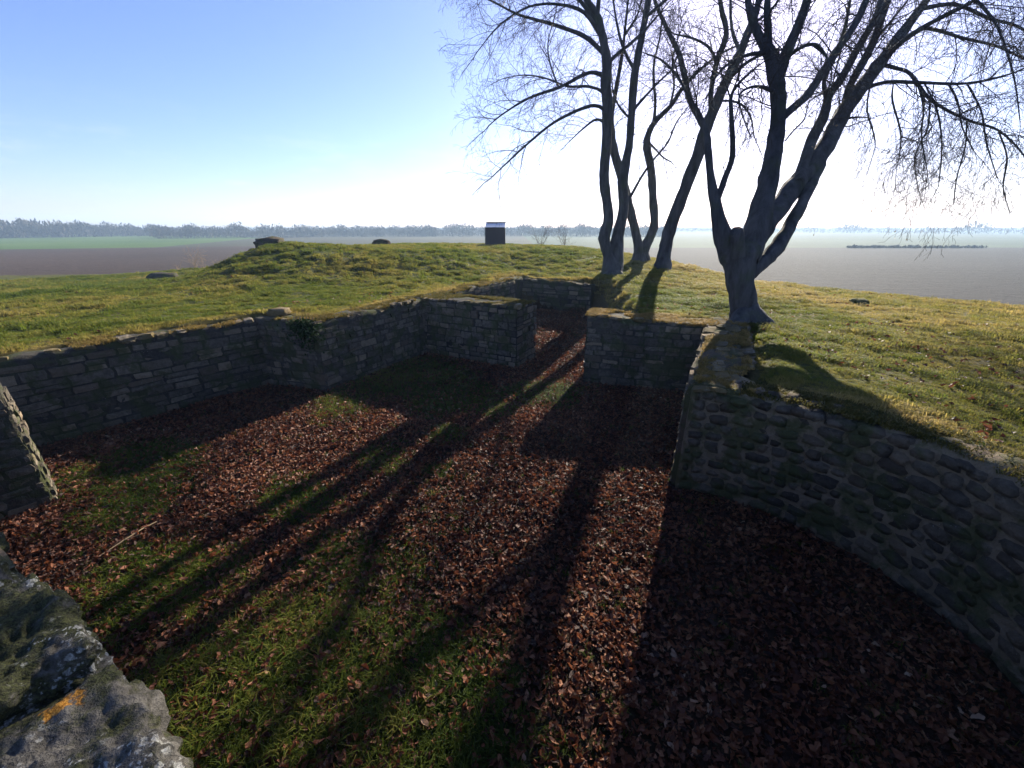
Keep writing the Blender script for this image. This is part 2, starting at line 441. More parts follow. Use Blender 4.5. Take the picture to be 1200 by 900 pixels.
def ground_z(x, y, info=False):
    x = np.asarray(x, float); y = np.asarray(y, float)
    sd = poly_sd(PIT, x, y)
    soft = 1 - sstep(0.5, 1.4, seg_d(BANK, x, y))
    wide = 1 - sstep(0.75, 1.0, seg_d(RETURN, x, y))
    lo = 0.14 * (1 - soft) - 0.35 * soft; hi = 0.32 * (1 - soft) + 1.1 * soft
    lo = lo + 0.36 * wide; hi = hi + 0.36 * wide
    t = np.clip((sd - lo) / (hi - lo), 0, 1); t = t * t * (3 - 2 * t)
    z = floor_z(x, y) * (1 - t) + (lawn_z(x, y) - 0.10 * wide) * t
    return (z, t, sd) if info else z

def gz(x, y): return float(ground_z(np.array([x]), np.array([y]))[0])

def grassy(x, y):
    """how much of the pit floor is grass rather than leaf litter, 0..1"""
    g = np.zeros(np.shape(x))
    for cx, cy_, r, w in [(-1.9, 1.8, 1.0, 1.0), (-0.6, 1.55, 0.8, 0.8), (0.3, 7.5, 0.5, 0.7), (-0.35, 6.6, 0.45, 0.7), (-1.0, 5.7, 0.4, 0.65), (-1.7, 4.8, 0.4, 0.65), (-2.4, 3.9, 0.4, 0.6), (-3.2, 2.7, 0.9, 0.75), (-2.3, 8.3, 1.5, 1.0), (-3.2, 6.9, 0.7, 0.7), (-1.2, 7.2, 1.0, 0.8), (0.7, 7.4, 0.7, 0.8), (-5.3, 4.6, 0.9, 0.8),
                         (-4.6, 3.9, 0.7, 0.6), (-2.7, 4.1, 0.6, 0.6), (-1.9, 5.0, 0.5, 0.55), (-1.6, 3.0, 0.7, 0.7), (-1.0, 4.6, 0.35, 0.5), (0.2, 10, 0.8, 0.3)]:
        g = np.maximum(g, w * np.exp(-((x - cx) ** 2 + (y - cy_) ** 2) / (r * r)))
    return np.clip(g * 1.25 + 0.38 * noise2(x, y, 1.3, 31, 3) - 0.06, 0, 1)

def dryness(x, y):
    sd = poly_sd(PIT, x, y)
    e = (1 - sstep(0.35, 1.1, sd)) * (sd > 0)
    right = sstep(3.5, 7, x) * 0.46 + sstep(5, 12, x - 0.35 * y) * 0.15
    return np.clip(0.62 * e + right + 0.38 * noise2(x, y, 0.5, 41, 3) + 0.10, 0, 1)

def axis(dense_lo, dense_hi, lo, hi, d, grow=1.16, dmax=0.6):
    a = list(np.arange(dense_lo, dense_hi + d * 0.5, d))
    s = d; v = a[0]; left = []
    while v > lo: s = min(s * grow, dmax); v -= s; left.append(v)
    s = d; v = a[-1]; right = []
    while v < hi: s = min(s * grow, dmax); v += s; right.append(v)
    return np.array(left[::-1] + a + right)
gx = axis(-10.2, 7.5, -48, 42, 0.11); gy = axis(-1.0, 17.5, -22, 50, 0.11)
GX, GY = np.meshgrid(gx, gy)
GZ, GT, GS = ground_z(GX, GY, True)
nx, ny = len(gx), len(gy)
ii = np.arange(nx * ny).reshape(ny, nx)
quads = np.stack([ii[:-1, :-1], ii[:-1, 1:], ii[1:, 1:], ii[1:, :-1]], -1).reshape(-1, 4)
gme = new_mesh('ground', np.stack([GX.ravel(), GY.ravel(), GZ.ravel()], 1), quads, M['ground'], True)
def put_attr(me, name, arr, typ='FLOAT'):
    a = me.attributes.new(name, typ, 'POINT')
    a.data.foreach_set('vector' if typ == 'FLOAT_VECTOR' else 'value', np.asarray(arr, np.int32 if typ == 'INT' else np.float32).ravel())
put_attr(gme, 'zone', 1 - GT); put_attr(gme, 'grassy', grassy(GX, GY)); put_attr(gme, 'dry', dryness(GX, GY))
ground = tag(add_ob('ground', gme), kind='structure')

# ------------------------------------------------------------------ fields round the mound
def sheet(name, poly, mat, z=ZF):
    return tag(add_ob(name, new_mesh(name, [(x, y, z) for x, y in poly], [tuple(range(len(poly)))], mat)), kind='structure')
FAR = 4000.0
sheet('ploughed_field', [(-420, -400), (6, -400), (6, 120), (-60, 108), (-110, 91), (-420, 30)], M['plough'])
sheet('ploughed_field', [(6, -400), (700, -400), (700, 90), (120, 99), (6, 98), ], M['plough2'])
sheet('green_field', [(-420, 30), (-110, 91), (-84, 100), (-112, 190), (-420, 500), (-FAR, 600), (-FAR, -400), (-420, -400)], M['crop'])
sheet('stubble_field', [(-84, 100), (-60, 108), (6, 120), (6, FAR), (-FAR, FAR), (-FAR, 600), (-420, 500), (-112, 190)], M['stubble'])
sheet('pale_green_field', [(6, 98), (120, 99), (700, 90), (700, -400), (FAR, -400), (FAR, FAR), (6, FAR)], M['crop2'])

# ------------------------------------------------------------------ stone pieces
def rough_block(seed, round_=0.35, jit=0.10, cuts=2):
    """a rounded, uneven block of about 2 x 2 x 2 with 24 quads"""
    r = np.random.default_rng(seed)
    n = cuts + 1
    idx = {}; vs_ = []; fs = []
    def vid(p):
        k = tuple(np.round(p, 4))
        if k not in idx:
            idx[k] = len(vs_); vs_.append(p)
        return idx[k]
    for ax in range(3):
        for sg in (-1, 1):
            for i in range(cuts):
                for j in range(cuts):
                    q = []
                    for a, b in ((i, j), (i + 1, j), (i + 1, j + 1), (i, j + 1)):
                        p = np.zeros(3); p[ax] = sg; p[(ax + 1) % 3] = -1 + 2 * a / cuts; p[(ax + 2) % 3] = -1 + 2 * b / cuts
                        q.append(vid(p))
                    fs.append(tuple(q if sg > 0 else q[::-1]))
    v = np.array(vs_)
    ln = np.linalg.norm(v, axis=1, keepdims=True)
    sphere = v / ln * 1.18
    v = v * (1 - round_) + sphere * round_
    v += r.uniform(-jit, jit, v.shape)
    return v, fs
STONES = {}
def stone_set(key, mat, round_, jit, count=8, smooth=True):
    STONES[key] = [new_mesh('stone', *rough_block(100 + i + hash_key(key), round_, jit), mat, smooth) for i in range(count)]
def hash_key(k): return sum(ord(c) * (i + 3) for i, c in enumerate(k))
stone_set('ashlar', M['stone'], 0.10, 0.11, 14, False)
stone_set('rubble', M['rubble'], 0.55, 0.24, 14)
stone_set('cap', M['cap'], 0.35, 0.22, 12, False)
stone_set('lump', M['stone'], 0.55, 0.2, 6)

def path_frames(path, closed=False):
    p = np.array(path, float)
    seg = np.hypot(*(p[1:] - p[:-1]).T); s = np.r_[0, np.cumsum(seg)]
    return p, s
def path_at(p, s, t):
    t = min(max(t, 0), s[-1] - 1e-6)
    i = int(np.searchsorted(s, t, 'right') - 1); i = min(max(i, 0), len(p) - 2)
    f = (t - s[i]) / (s[i + 1] - s[i])
    d = (p[i + 1] - p[i]) / (s[i + 1] - s[i])
    return p[i] + f * (p[i + 1] - p[i]), d

def wall_core(path, thick, top, side, parent, mat, zb=-0.2, amp=0.018, res=0.07, r=0.07, seed=1, topamp=0.03, name='core'):
    """one continuous rough wall body: front face follows path, body lies on the other side of `side` (+1: front is to the right of travel)"""
    p, s = path_frames(path)
    L = s[-1]; ns = max(3, int(L / res) + 1)
    T = np.unique(np.r_[np.linspace(0, L, ns), s])
    P = []; N = []
    for t in T:
        i = min(int(np.searchsorted(s, t, 'right') - 1), len(p) - 2)
        q, d = path_at(p, s, t)
        j = np.where(np.abs(s - t) < 1e-6)[0]
        nrm = np.array([d[1], -d[0]]) * side
        if len(j) and 0 < j[0] < len(p) - 1:
            k = j[0]; d0 = (p[k] - p[k - 1]) / (s[k] - s[k - 1]); d1 = (p[k + 1] - p[k]) / (s[k + 1] - s[k])
            n0 = np.array([d0[1], -d0[0]]) * side; n1 = np.array([d1[1], -d1[0]]) * side
            m = n0 + n1; nrm = m / max(0.35, m @ m / 2) ; 
        P.append(q); N.append(nrm)
    P = np.array(P); N = np.array(N)
    tp = np.array([top(t) for t in T])
    rows = []
    nz = 17
    for f in np.linspace(0, 1, nz): rows.append(('f', f))
    for a in (0.35, 0.7): rows.append(('r', a))
    nt = max(3, int(thick / 0.09))
    for f in np.linspace(0, 1, nt): rows.append(('t', f))
    for f in np.linspace(0.1, 1, 6): rows.append(('b', f))
    V = []
    for kind, f in rows:
        if kind == 'f': off, z = np.zeros(len(T)), zb + (tp - r - zb) * f
        elif kind == 'r': off, z = np.full(len(T), r * (1 - math.cos(f * PI / 2))), tp - r + r * math.sin(f * PI / 2)
        elif kind == 't': off, z = np.full(len(T), r + (thick - 2 * r) * f), tp + 0 * tp
        else: off, z = np.full(len(T), thick - r * (1 - min(1, f * 3))), tp - r - (tp - r - zb) * f
        V.append(np.c_[P - N * off[:, None], z])
    V = np.array(V)                                  # rows, stations, 3
    m, n = V.shape[:2]
    flat = V.reshape(-1, 3)
    nn = np.repeat(np.c_[N, np.zeros(len(N))][None], m, 0).reshape(-1, 3)
    h = amp * (noise(flat, 9, seed, 2) + 0.8 * noise(flat, 2.3, seed + 5, 2))
    flat = flat + nn * h[:, None]
    tm = np.array([1.0 if k in 'rt' else 0.0 for k, f in rows]).repeat(n)
    flat[:, 2] += tm * topamp * (1.3 * noise(flat, 6, seed + 9, 2) + noise(flat, 1.3, seed + 11))
    idx = np.arange(m * n).reshape(m, n)
    q = np.stack([idx[:-1, :-1], idx[1:, :-1], idx[1:, 1:], idx[:-1, 1:]], -1).reshape(-1, 4)
    if side < 0: q = q[:, ::-1]
    faces = [tuple(int(i) for i in f) for f in q]
    verts = [tuple(v) for v in flat]
    # closed ends: strips between the front rows and the matching height of the back
    for st, flip in ((0, side < 0), (n - 1, side > 0)):
        ring = [int(i) for i in idx[:, st]]
        c = len(verts); cen = np.mean([verts[i] for i in ring], 0); verts.append(tuple(cen))
        for a, b in zip(ring, ring[1:] + ring[:1]):
            faces.append((b, a, c) if not flip else (a, b, c))
    return add_ob(name, new_mesh(name, verts, faces, mat, True), parent)

def place(me, name, parent, loc, tan, nrm, size, tilt=(0, 0, 0)):
    x = Vector((tan[0], tan[1], 0)); y = Vector((nrm[0], nrm[1], 0)); z = Vector((0, 0, 1))
    R = Matrix((x, y, z)).transposed()
    if R.determinant() < 0: R = Matrix((-x, y, z)).transposed()
    from mathutils import Euler
    R = R @ Euler(tilt).to_matrix()
    Mx = Matrix.Translation(loc) @ R.to_4x4() @ Matrix.Diagonal((*size, 1))
    return add_ob(name, me, parent, Mx)

def lay_stones(path, top, side, parent, key, hr=(0.10, 0.16), lr=(0.18, 0.36), gap=0.02, proud=0.012, zb=0.0, t0=0.0, t1=None, seed=0, skip=0.0, below=0.05, depth=0.07, wob=0.01):
    r = random.Random(seed)
    p, s = path_frames(path); L = s[-1] if t1 is None else t1
    z = zb; row = 0; count = 0
    zmax = max(top(t) for t in np.linspace(t0, L, 20))
    while z < zmax - below:
        h = r.uniform(*hr); t = t0 - r.uniform(0, lr[0]) * 0.6
        while t < L:
            l = r.uniform(*lr) * (0.8 + 0.4 * (h - hr[0]) / max(1e-6, hr[1] - hr[0]))
            a, b = max(t, t0), min(t + l, L)
            t += l
            if b - a < 0.07: continue
            c = (a + b) / 2
            if any(a + 0.03 < k < b - 0.03 for k in s[1:-1]) and len(s) < 8:   # do not bridge a sharp corner
                k = [k for k in s[1:-1] if a + 0.03 < k < b - 0.03][0]
                if c < k: b = k - 0.005
                else: a = k + 0.005
                c = (a + b) / 2
                if b - a < 0.07: continue
            if z + h > top(c) - below + 0.02 or r.random() < skip: continue
            q, d = path_at(p, s, c)
            nrm = np.array([d[1], -d[0]]) * side
            pr = proud + r.uniform(-0.014, 0.016)
            hh = h - gap - r.uniform(0, 0.02); ll = b - a - gap * 1.5 - r.uniform(0, 0.02)
            zc = z + h / 2 + r.uniform(-wob, wob)
            if key == 'ashlar' and h > 0.15 and r.random() < 0.28:          # two thin stones in place of one
                k = r.uniform(0.4, 0.6)
                for c0, h0 in ((z + h * k / 2, h * k - gap), (z + h * (1 + k) / 2, h * (1 - k) - gap)):
                    place(r.choice(STONES[key]), 'stone', parent, (*(q + nrm * (pr - depth + r.uniform(-0.008, 0.008))), c0), d, nrm, (ll / 2, depth, h0 / 2), (0, r.uniform(-0.05, 0.05), 0))
                    count += 1
                continue
            loc = (*(q + nrm * (pr - depth)), zc)
            place(r.choice(STONES[key]), 'stone', parent, loc, d, nrm, (ll / 2, depth, hh / 2),
                  (r.uniform(-0.07, 0.07), r.uniform(-0.06, 0.06), r.uniform(-0.06, 0.06)))
            count += 1
        z += h; row += 1
    return count

def lay_caps(path, top, side, parent, t0=0.0, t1=None, lr=(0.10, 0.26), inset=0.07, seed=0, h=(0.022, 0.05), w=(0.05, 0.10), skip=0.25, dz=0.0, key='cap'):
    r = random.Random(seed)
    p, s = path_frames(path); L = s[-1] if t1 is None else t1
    t = t0
    while t < L - 0.06:
        l = r.uniform(*lr); c = t + l / 2; t += l + r.uniform(0, 0.03)
        if r.random() < skip: continue
        q, d = path_at(p, s, c); nrm = np.array([d[1], -d[0]]) * side
        ww = r.uniform(*w); hh = r.uniform(*h)
        loc = (*(q - nrm * (inset + r.uniform(-0.035, 0.03))), top(c) + dz + r.uniform(-0.025, 0.015))
        place(r.choice(STONES[key]), 'cap_stone', parent, loc, d, nrm, (l / 2 - 0.005, ww, hh),
              (r.uniform(-0.22, 0.16), r.uniform(-0.12, 0.12), r.uniform(-0.25, 0.25)))

def wob_top(z, seed, amp=0.03):
    ph = [random.Random(seed + i).uniform(0, 6.28) for i in range(3)]
    return lambda t: z(t) + amp * (0.6 * math.sin(t * 2.3 + ph[0]) + 0.4 * math.sin(t * 5.7 + ph[1])) if callable(z) else z + amp * (0.6 * math.sin(t * 2.3 + ph[0]) + 0.4 * math.sin(t * 5.7 + ph[1]))

WALLS = 'ruined walls round the sunken floor'
def wall_thing(path, label):
    return thing('stone_wall', (0, 0, 0), label, 'wall', WALLS)

# left wall
PL = [(-9.9, 1.77), (-5.08, 7.95)]
tL = wob_top(1.37, 1, 0.02)
w = wall_thing(PL, 'long left stone wall of coursed grey blocks with an orange mossy top, below the left lawn')
wall_core(PL, 0.50, tL, 1, w, M['mortar'], seed=2)
lay_stones(PL, tL, 1, w, 'ashlar', (0.11, 0.19), (0.20, 0.48), 0.016, 0.018, 0.0, 2.2, None, 3)
lay_caps(PL, tL, 1, w, 2.5, None, seed=4)
# side wall with its projecting corner
PS = [(-5.22, 7.97), (-3.72, 7.45), (-2.36, 9.92), (0.38, 15.0)]
tS = wob_top(lambda t: 1.41, 5, 0.02)
w = wall_thing(PS, 'stone wall with a projecting corner and hanging dark ivy, at the foot of the grassy mound')
wall_core(PS, 0.45, tS, 1, w, M['mortar'], seed=6)
lay_stones(PS, tS, 1, w, 'ashlar', (0.10, 0.17), (0.18, 0.42), 0.016, 0.018, 0.0, 0.05, 4.7, 7)
lay_stones(PS, tS, 1, w, 'ashlar', (0.12, 0.18), (0.30, 0.5), 0.025, 0.012, 0.5, 5.7, 9.6, 8)
lay_caps(PS, tS, 1, w, 0.1, 4.5, seed=9, skip=0.35)
# stub on the left of the passage
PJ = [(-2.52, 10.28), (0.10, 8.91), (0.60, 9.80)]
tJ = wob_top(1.43, 10, 0.015)
w = wall_thing(PJ, 'square-ended stone wall stub left of the gap, joined to the side wall under the mound')
wall_core(PJ[:2], 0.98, tJ, 1, w, M['mortar'], seed=11, r=0.10)
lay_stones(PJ[:2], tJ, 1, w, 'ashlar', (0.11, 0.19), (0.18, 0.42), 0.016, 0.018, 0.0, 0.15, None, 12)
lay_stones(PJ[1:], tJ, 1, w, 'ashlar', (0.12, 0.19), (0.22, 0.44), 0.022, 0.012, 0.0, 0.0, None, 13)
lay_caps(PJ[:2], tJ, 1, w, 0.3, None, seed=14)
lay_caps(PJ[1:], tJ, 1, w, 0.0, None, seed=15)
# wall at the far end of the passage
PB = [(0.0, 15.28), (2.72, 13.92)]
tB = wob_top(lambda t: 1.36 - 0.035 * t - 0.28 * max(0, t - 3.1), 17, 0.02)
w = wall_thing(PB, 'low far stone wall closing the passage, shaded under the four-stemmed trees')
wall_core(PB, 0.5, tB, 1, w, M['mortar'], seed=18)
lay_stones(PB, tB, 1, w, 'ashlar', (0.14, 0.2), (0.34, 0.6), 0.025, 0.012, 0.25, 0.4, None, 19)
lay_caps(PB, tB, 1, w, 0.5, None, seed=20)
# stub on the right of the passage
PR = [(1.52, 8.02), (3.75, 7.36)]
tR = wob_top(lambda t: 1.42 - 0.02 * t, 21, 0.015)
w = wall_thing(PR, 'stone wall stub right of the gap with straw-coloured moss in two patches on top')
wall_core(PR, 0.80, tR, 1, w, M['mortar'], seed=22, r=0.09)
lay_stones(PR, tR, 1, w, 'ashlar', (0.11, 0.19), (0.18, 0.42), 0.016, 0.018, 0.0, 0.0, None, 23)
lay_stones([(1.88, 8.80), (1.52, 8.02)], tR, 1, w, 'ashlar', (0.12, 0.18), (0.2, 0.4), 0.022, 0.012, 0.0, 0.0, None, 24)
lay_caps(PR, tR, 1, w, 0.0, 1.9, seed=25)
# return wall running toward the camera, mossy rounded top
PW = [(3.86, 7.86), (2.05, 4.36)]
tW = wob_top(lambda t: 1.43 - 0.01 * t, 26, 0.025)
w = wall_thing(PW, 'thick stone wall with a broad humped mossy top, running from the big tree to the curved wall')
wall_core(PW, 0.72, tW, 1, w, M['mortar'], seed=27, r=0.17, topamp=0.05)
lay_stones(PW, tW, 1, w, 'ashlar', (0.10, 0.16), (0.2, 0.38), 0.022, 0.012, 0.0, 0.2, None, 28)
for k, ins in enumerate((0.12, 0.30, 0.48, 0.64)):
    lay_caps(PW, tW, 1, w, 0.15, None, seed=29 + k, inset=ins, lr=(0.16, 0.36), w=(0.08, 0.11), h=(0.025, 0.05), skip=0.15, dz=0.0 if k in (1, 2) else -0.03)
# curved wall
ang = np.linspace(math.radians(76), math.radians(-95), 26)
PA = [(2.08, 4.27), (2.35, 4.20)] + [(1.75 + 1.93 * math.cos(a) * (1.0 if a > 0 else 1.0), 2.25 + 1.98 * math.sin(a)) for a in ang if math.degrees(a) < 62] 
tA = wob_top(lambda t: 1.38, 35, 0.02)
w = wall_thing(PA, 'large curved apse wall of dark rubble set in pale mortar, in deep shade on the right')
wall_core(PA, 0.42, tA, 1, w, M['lime'], seed=36, r=0.08, amp=0.018, res=0.045, topamp=0.05)
lay_stones(PA, tA, 1, w, 'rubble', (0.095, 0.145), (0.12, 0.23), 0.010, 0.024, 0.0, 0.02, 5.2, 37, skip=0.03, below=0.0, wob=0.02)
lay_caps(PA, tA, 1, w, 0.0, 5.4, seed=38, inset=0.20, key='rubble', skip=0.12, h=(0.03, 0.06), w=(0.08, 0.13), dz=-0.02)
lay_caps(PA, tA, 1, w, 0.1, 5.4, seed=39, inset=0.02, key='rubble', h=(0.03, 0.05), w=(0.05, 0.08), dz=-0.08, skip=0.3)
# wall end at the left edge
PE = [(-7.7, 1.33), (-5.49, 3.97), (-5.95, 4.36)]
tE = wob_top(lambda t: 1.47, 40, 0.02)
w = wall_thing(PE, 'stone wall end at the left edge with a ragged sunlit corner')
wall_core(PE[:2], 0.6, tE, 1, w, M['mortar'], seed=41)
lay_stones(PE[:2], tE, 1, w, 'ashlar', (0.09, 0.15), (0.18, 0.36), 0.02, 0.012, 0.0, 1.2, None, 42)
lay_stones(PE[1:], tE, 1, w, 'ashlar', (0.09, 0.15), (0.2, 0.4), 0.02, 0.018, 0.0, 0.0, None, 43)
lay_caps(PE[:2], tE, 1, w, 1.2, None, seed=44)
# wall in the foreground
PF = [(-5.2, 3.05), (-2.47, 1.54), (-1.10, 0.78), (0.4, -0.03), (1.6, -0.6)]
def tF0(t): return 1.36
w = wall_thing(PF, 'foreground stone wall at bottom left with mossy lichened capping and an orange lichen spot')
wall_core(PF, 0.85, tF0, -1, w, M['lichen'], seed=50, res=0.03, r=0.08, topamp=0.03, amp=0.02)
lay_stones(PF, tF0, -1, w, 'ashlar', (0.10, 0.16), (0.2, 0.4), 0.02, 0.012, 0.0, 2.0, 5.6, 51)

def boulder(name, parent, cx, cy, z0, z1, lx, ly, rz, mat, seed, sub=22, rough=0.03, label=None, taper=0.93):
    """a big weathered capping stone as a dense rounded slab"""
    n = sub; pts = []; faces = []
    g = np.linspace(-1, 1, n + 1)
    idx = {}; vs_ = []
    def vid(p):
        k = tuple(np.round(p, 4))
        if k not in idx: idx[k] = len(vs_); vs_.append(p)
        return idx[k]
    for ax in range(3):
        for sg in (-1, 1):
            for i in range(n):
                for j in range(n):
                    q = []
                    for a, b in ((i, j), (i + 1, j), (i + 1, j + 1), (i, j + 1)):
                        p = np.zeros(3); p[ax] = sg; p[(ax + 1) % 3] = g[a]; p[(ax + 2) % 3] = g[b]; q.append(vid(p))
                    faces.append(tuple(q if sg > 0 else q[::-1]))
    v = np.array(vs_); half = np.array([lx / 2, ly / 2, (z1 - z0) / 2])
    # rounded box
    rr = 0.055; c = np.clip(v * half, -(half - rr), half - rr); d = v * half - c
    ln = np.linalg.norm(d, axis=1, keepdims=True); d = np.where(ln > 1e-9, d / np.maximum(ln, 1e-9), 0)
    w_ = c + d * rr
    w_[:, :2] *= np.where(v[:, 2:3] > 0, taper, 1.0)
    dirn = v / np.linalg.norm(v, axis=1, keepdims=True)
    q = w_ + seed * 3.7
    disp = rough * (noise(q, 4.5, seed, 2) * 1.4 + 1.0 * noise(q, 12, seed + 2, 2) + 0.5 * noise(q, 34, seed + 4))
    w_ = w_ + dirn * disp[:, None]
    o = add_ob(name, new_mesh(name, w_, [tuple(f) for f in faces], mat, True), parent,
               Matrix.Translation((cx, cy, (z0 + z1) / 2)) @ Matrix.Rotation(rz, 4, 'Z'))
    if label: o['label'] = label
    return o
RZ = math.atan2(0.78 - 1.54, -1.10 + 2.47)
ux, uy = math.cos(RZ), math.sin(RZ)
def along(t, back, x0=-1.10, y0=0.78):   # t metres up-left of the corner, back metres toward the camera side
    return x0 - ux * t + uy * back, y0 - uy * t - ux * back
for t, bk, lx, ly, z0, z1, sd, sub in [(0.30, 0.27, 0.84, 0.60, 1.18, 1.40, 61, 48), (1.13, 0.25, 0.80, 0.62, 1.18, 1.51, 62, 48), (1.90, 0.30, 0.62, 0.58, 1.18, 1.42, 63, 28),
                                  (2.62, 0.28, 0.7, 0.6, 1.18, 1.42, 64, 16), (-0.5, 0.3, 0.75, 0.62, 1.18, 1.42, 65, 16), (0.55, 0.80, 0.9, 0.5, 1.15, 1.40, 66, 24), (1.5, 0.82, 0.9, 0.5, 1.15, 1.44, 67, 24)]:
    x, y = along(t, bk)
    boulder('cap_stone', w, x, y, z0, z1, lx, ly, RZ + random.uniform(-0.06, 0.06), M['lichen'], sd, sub, 0.042)
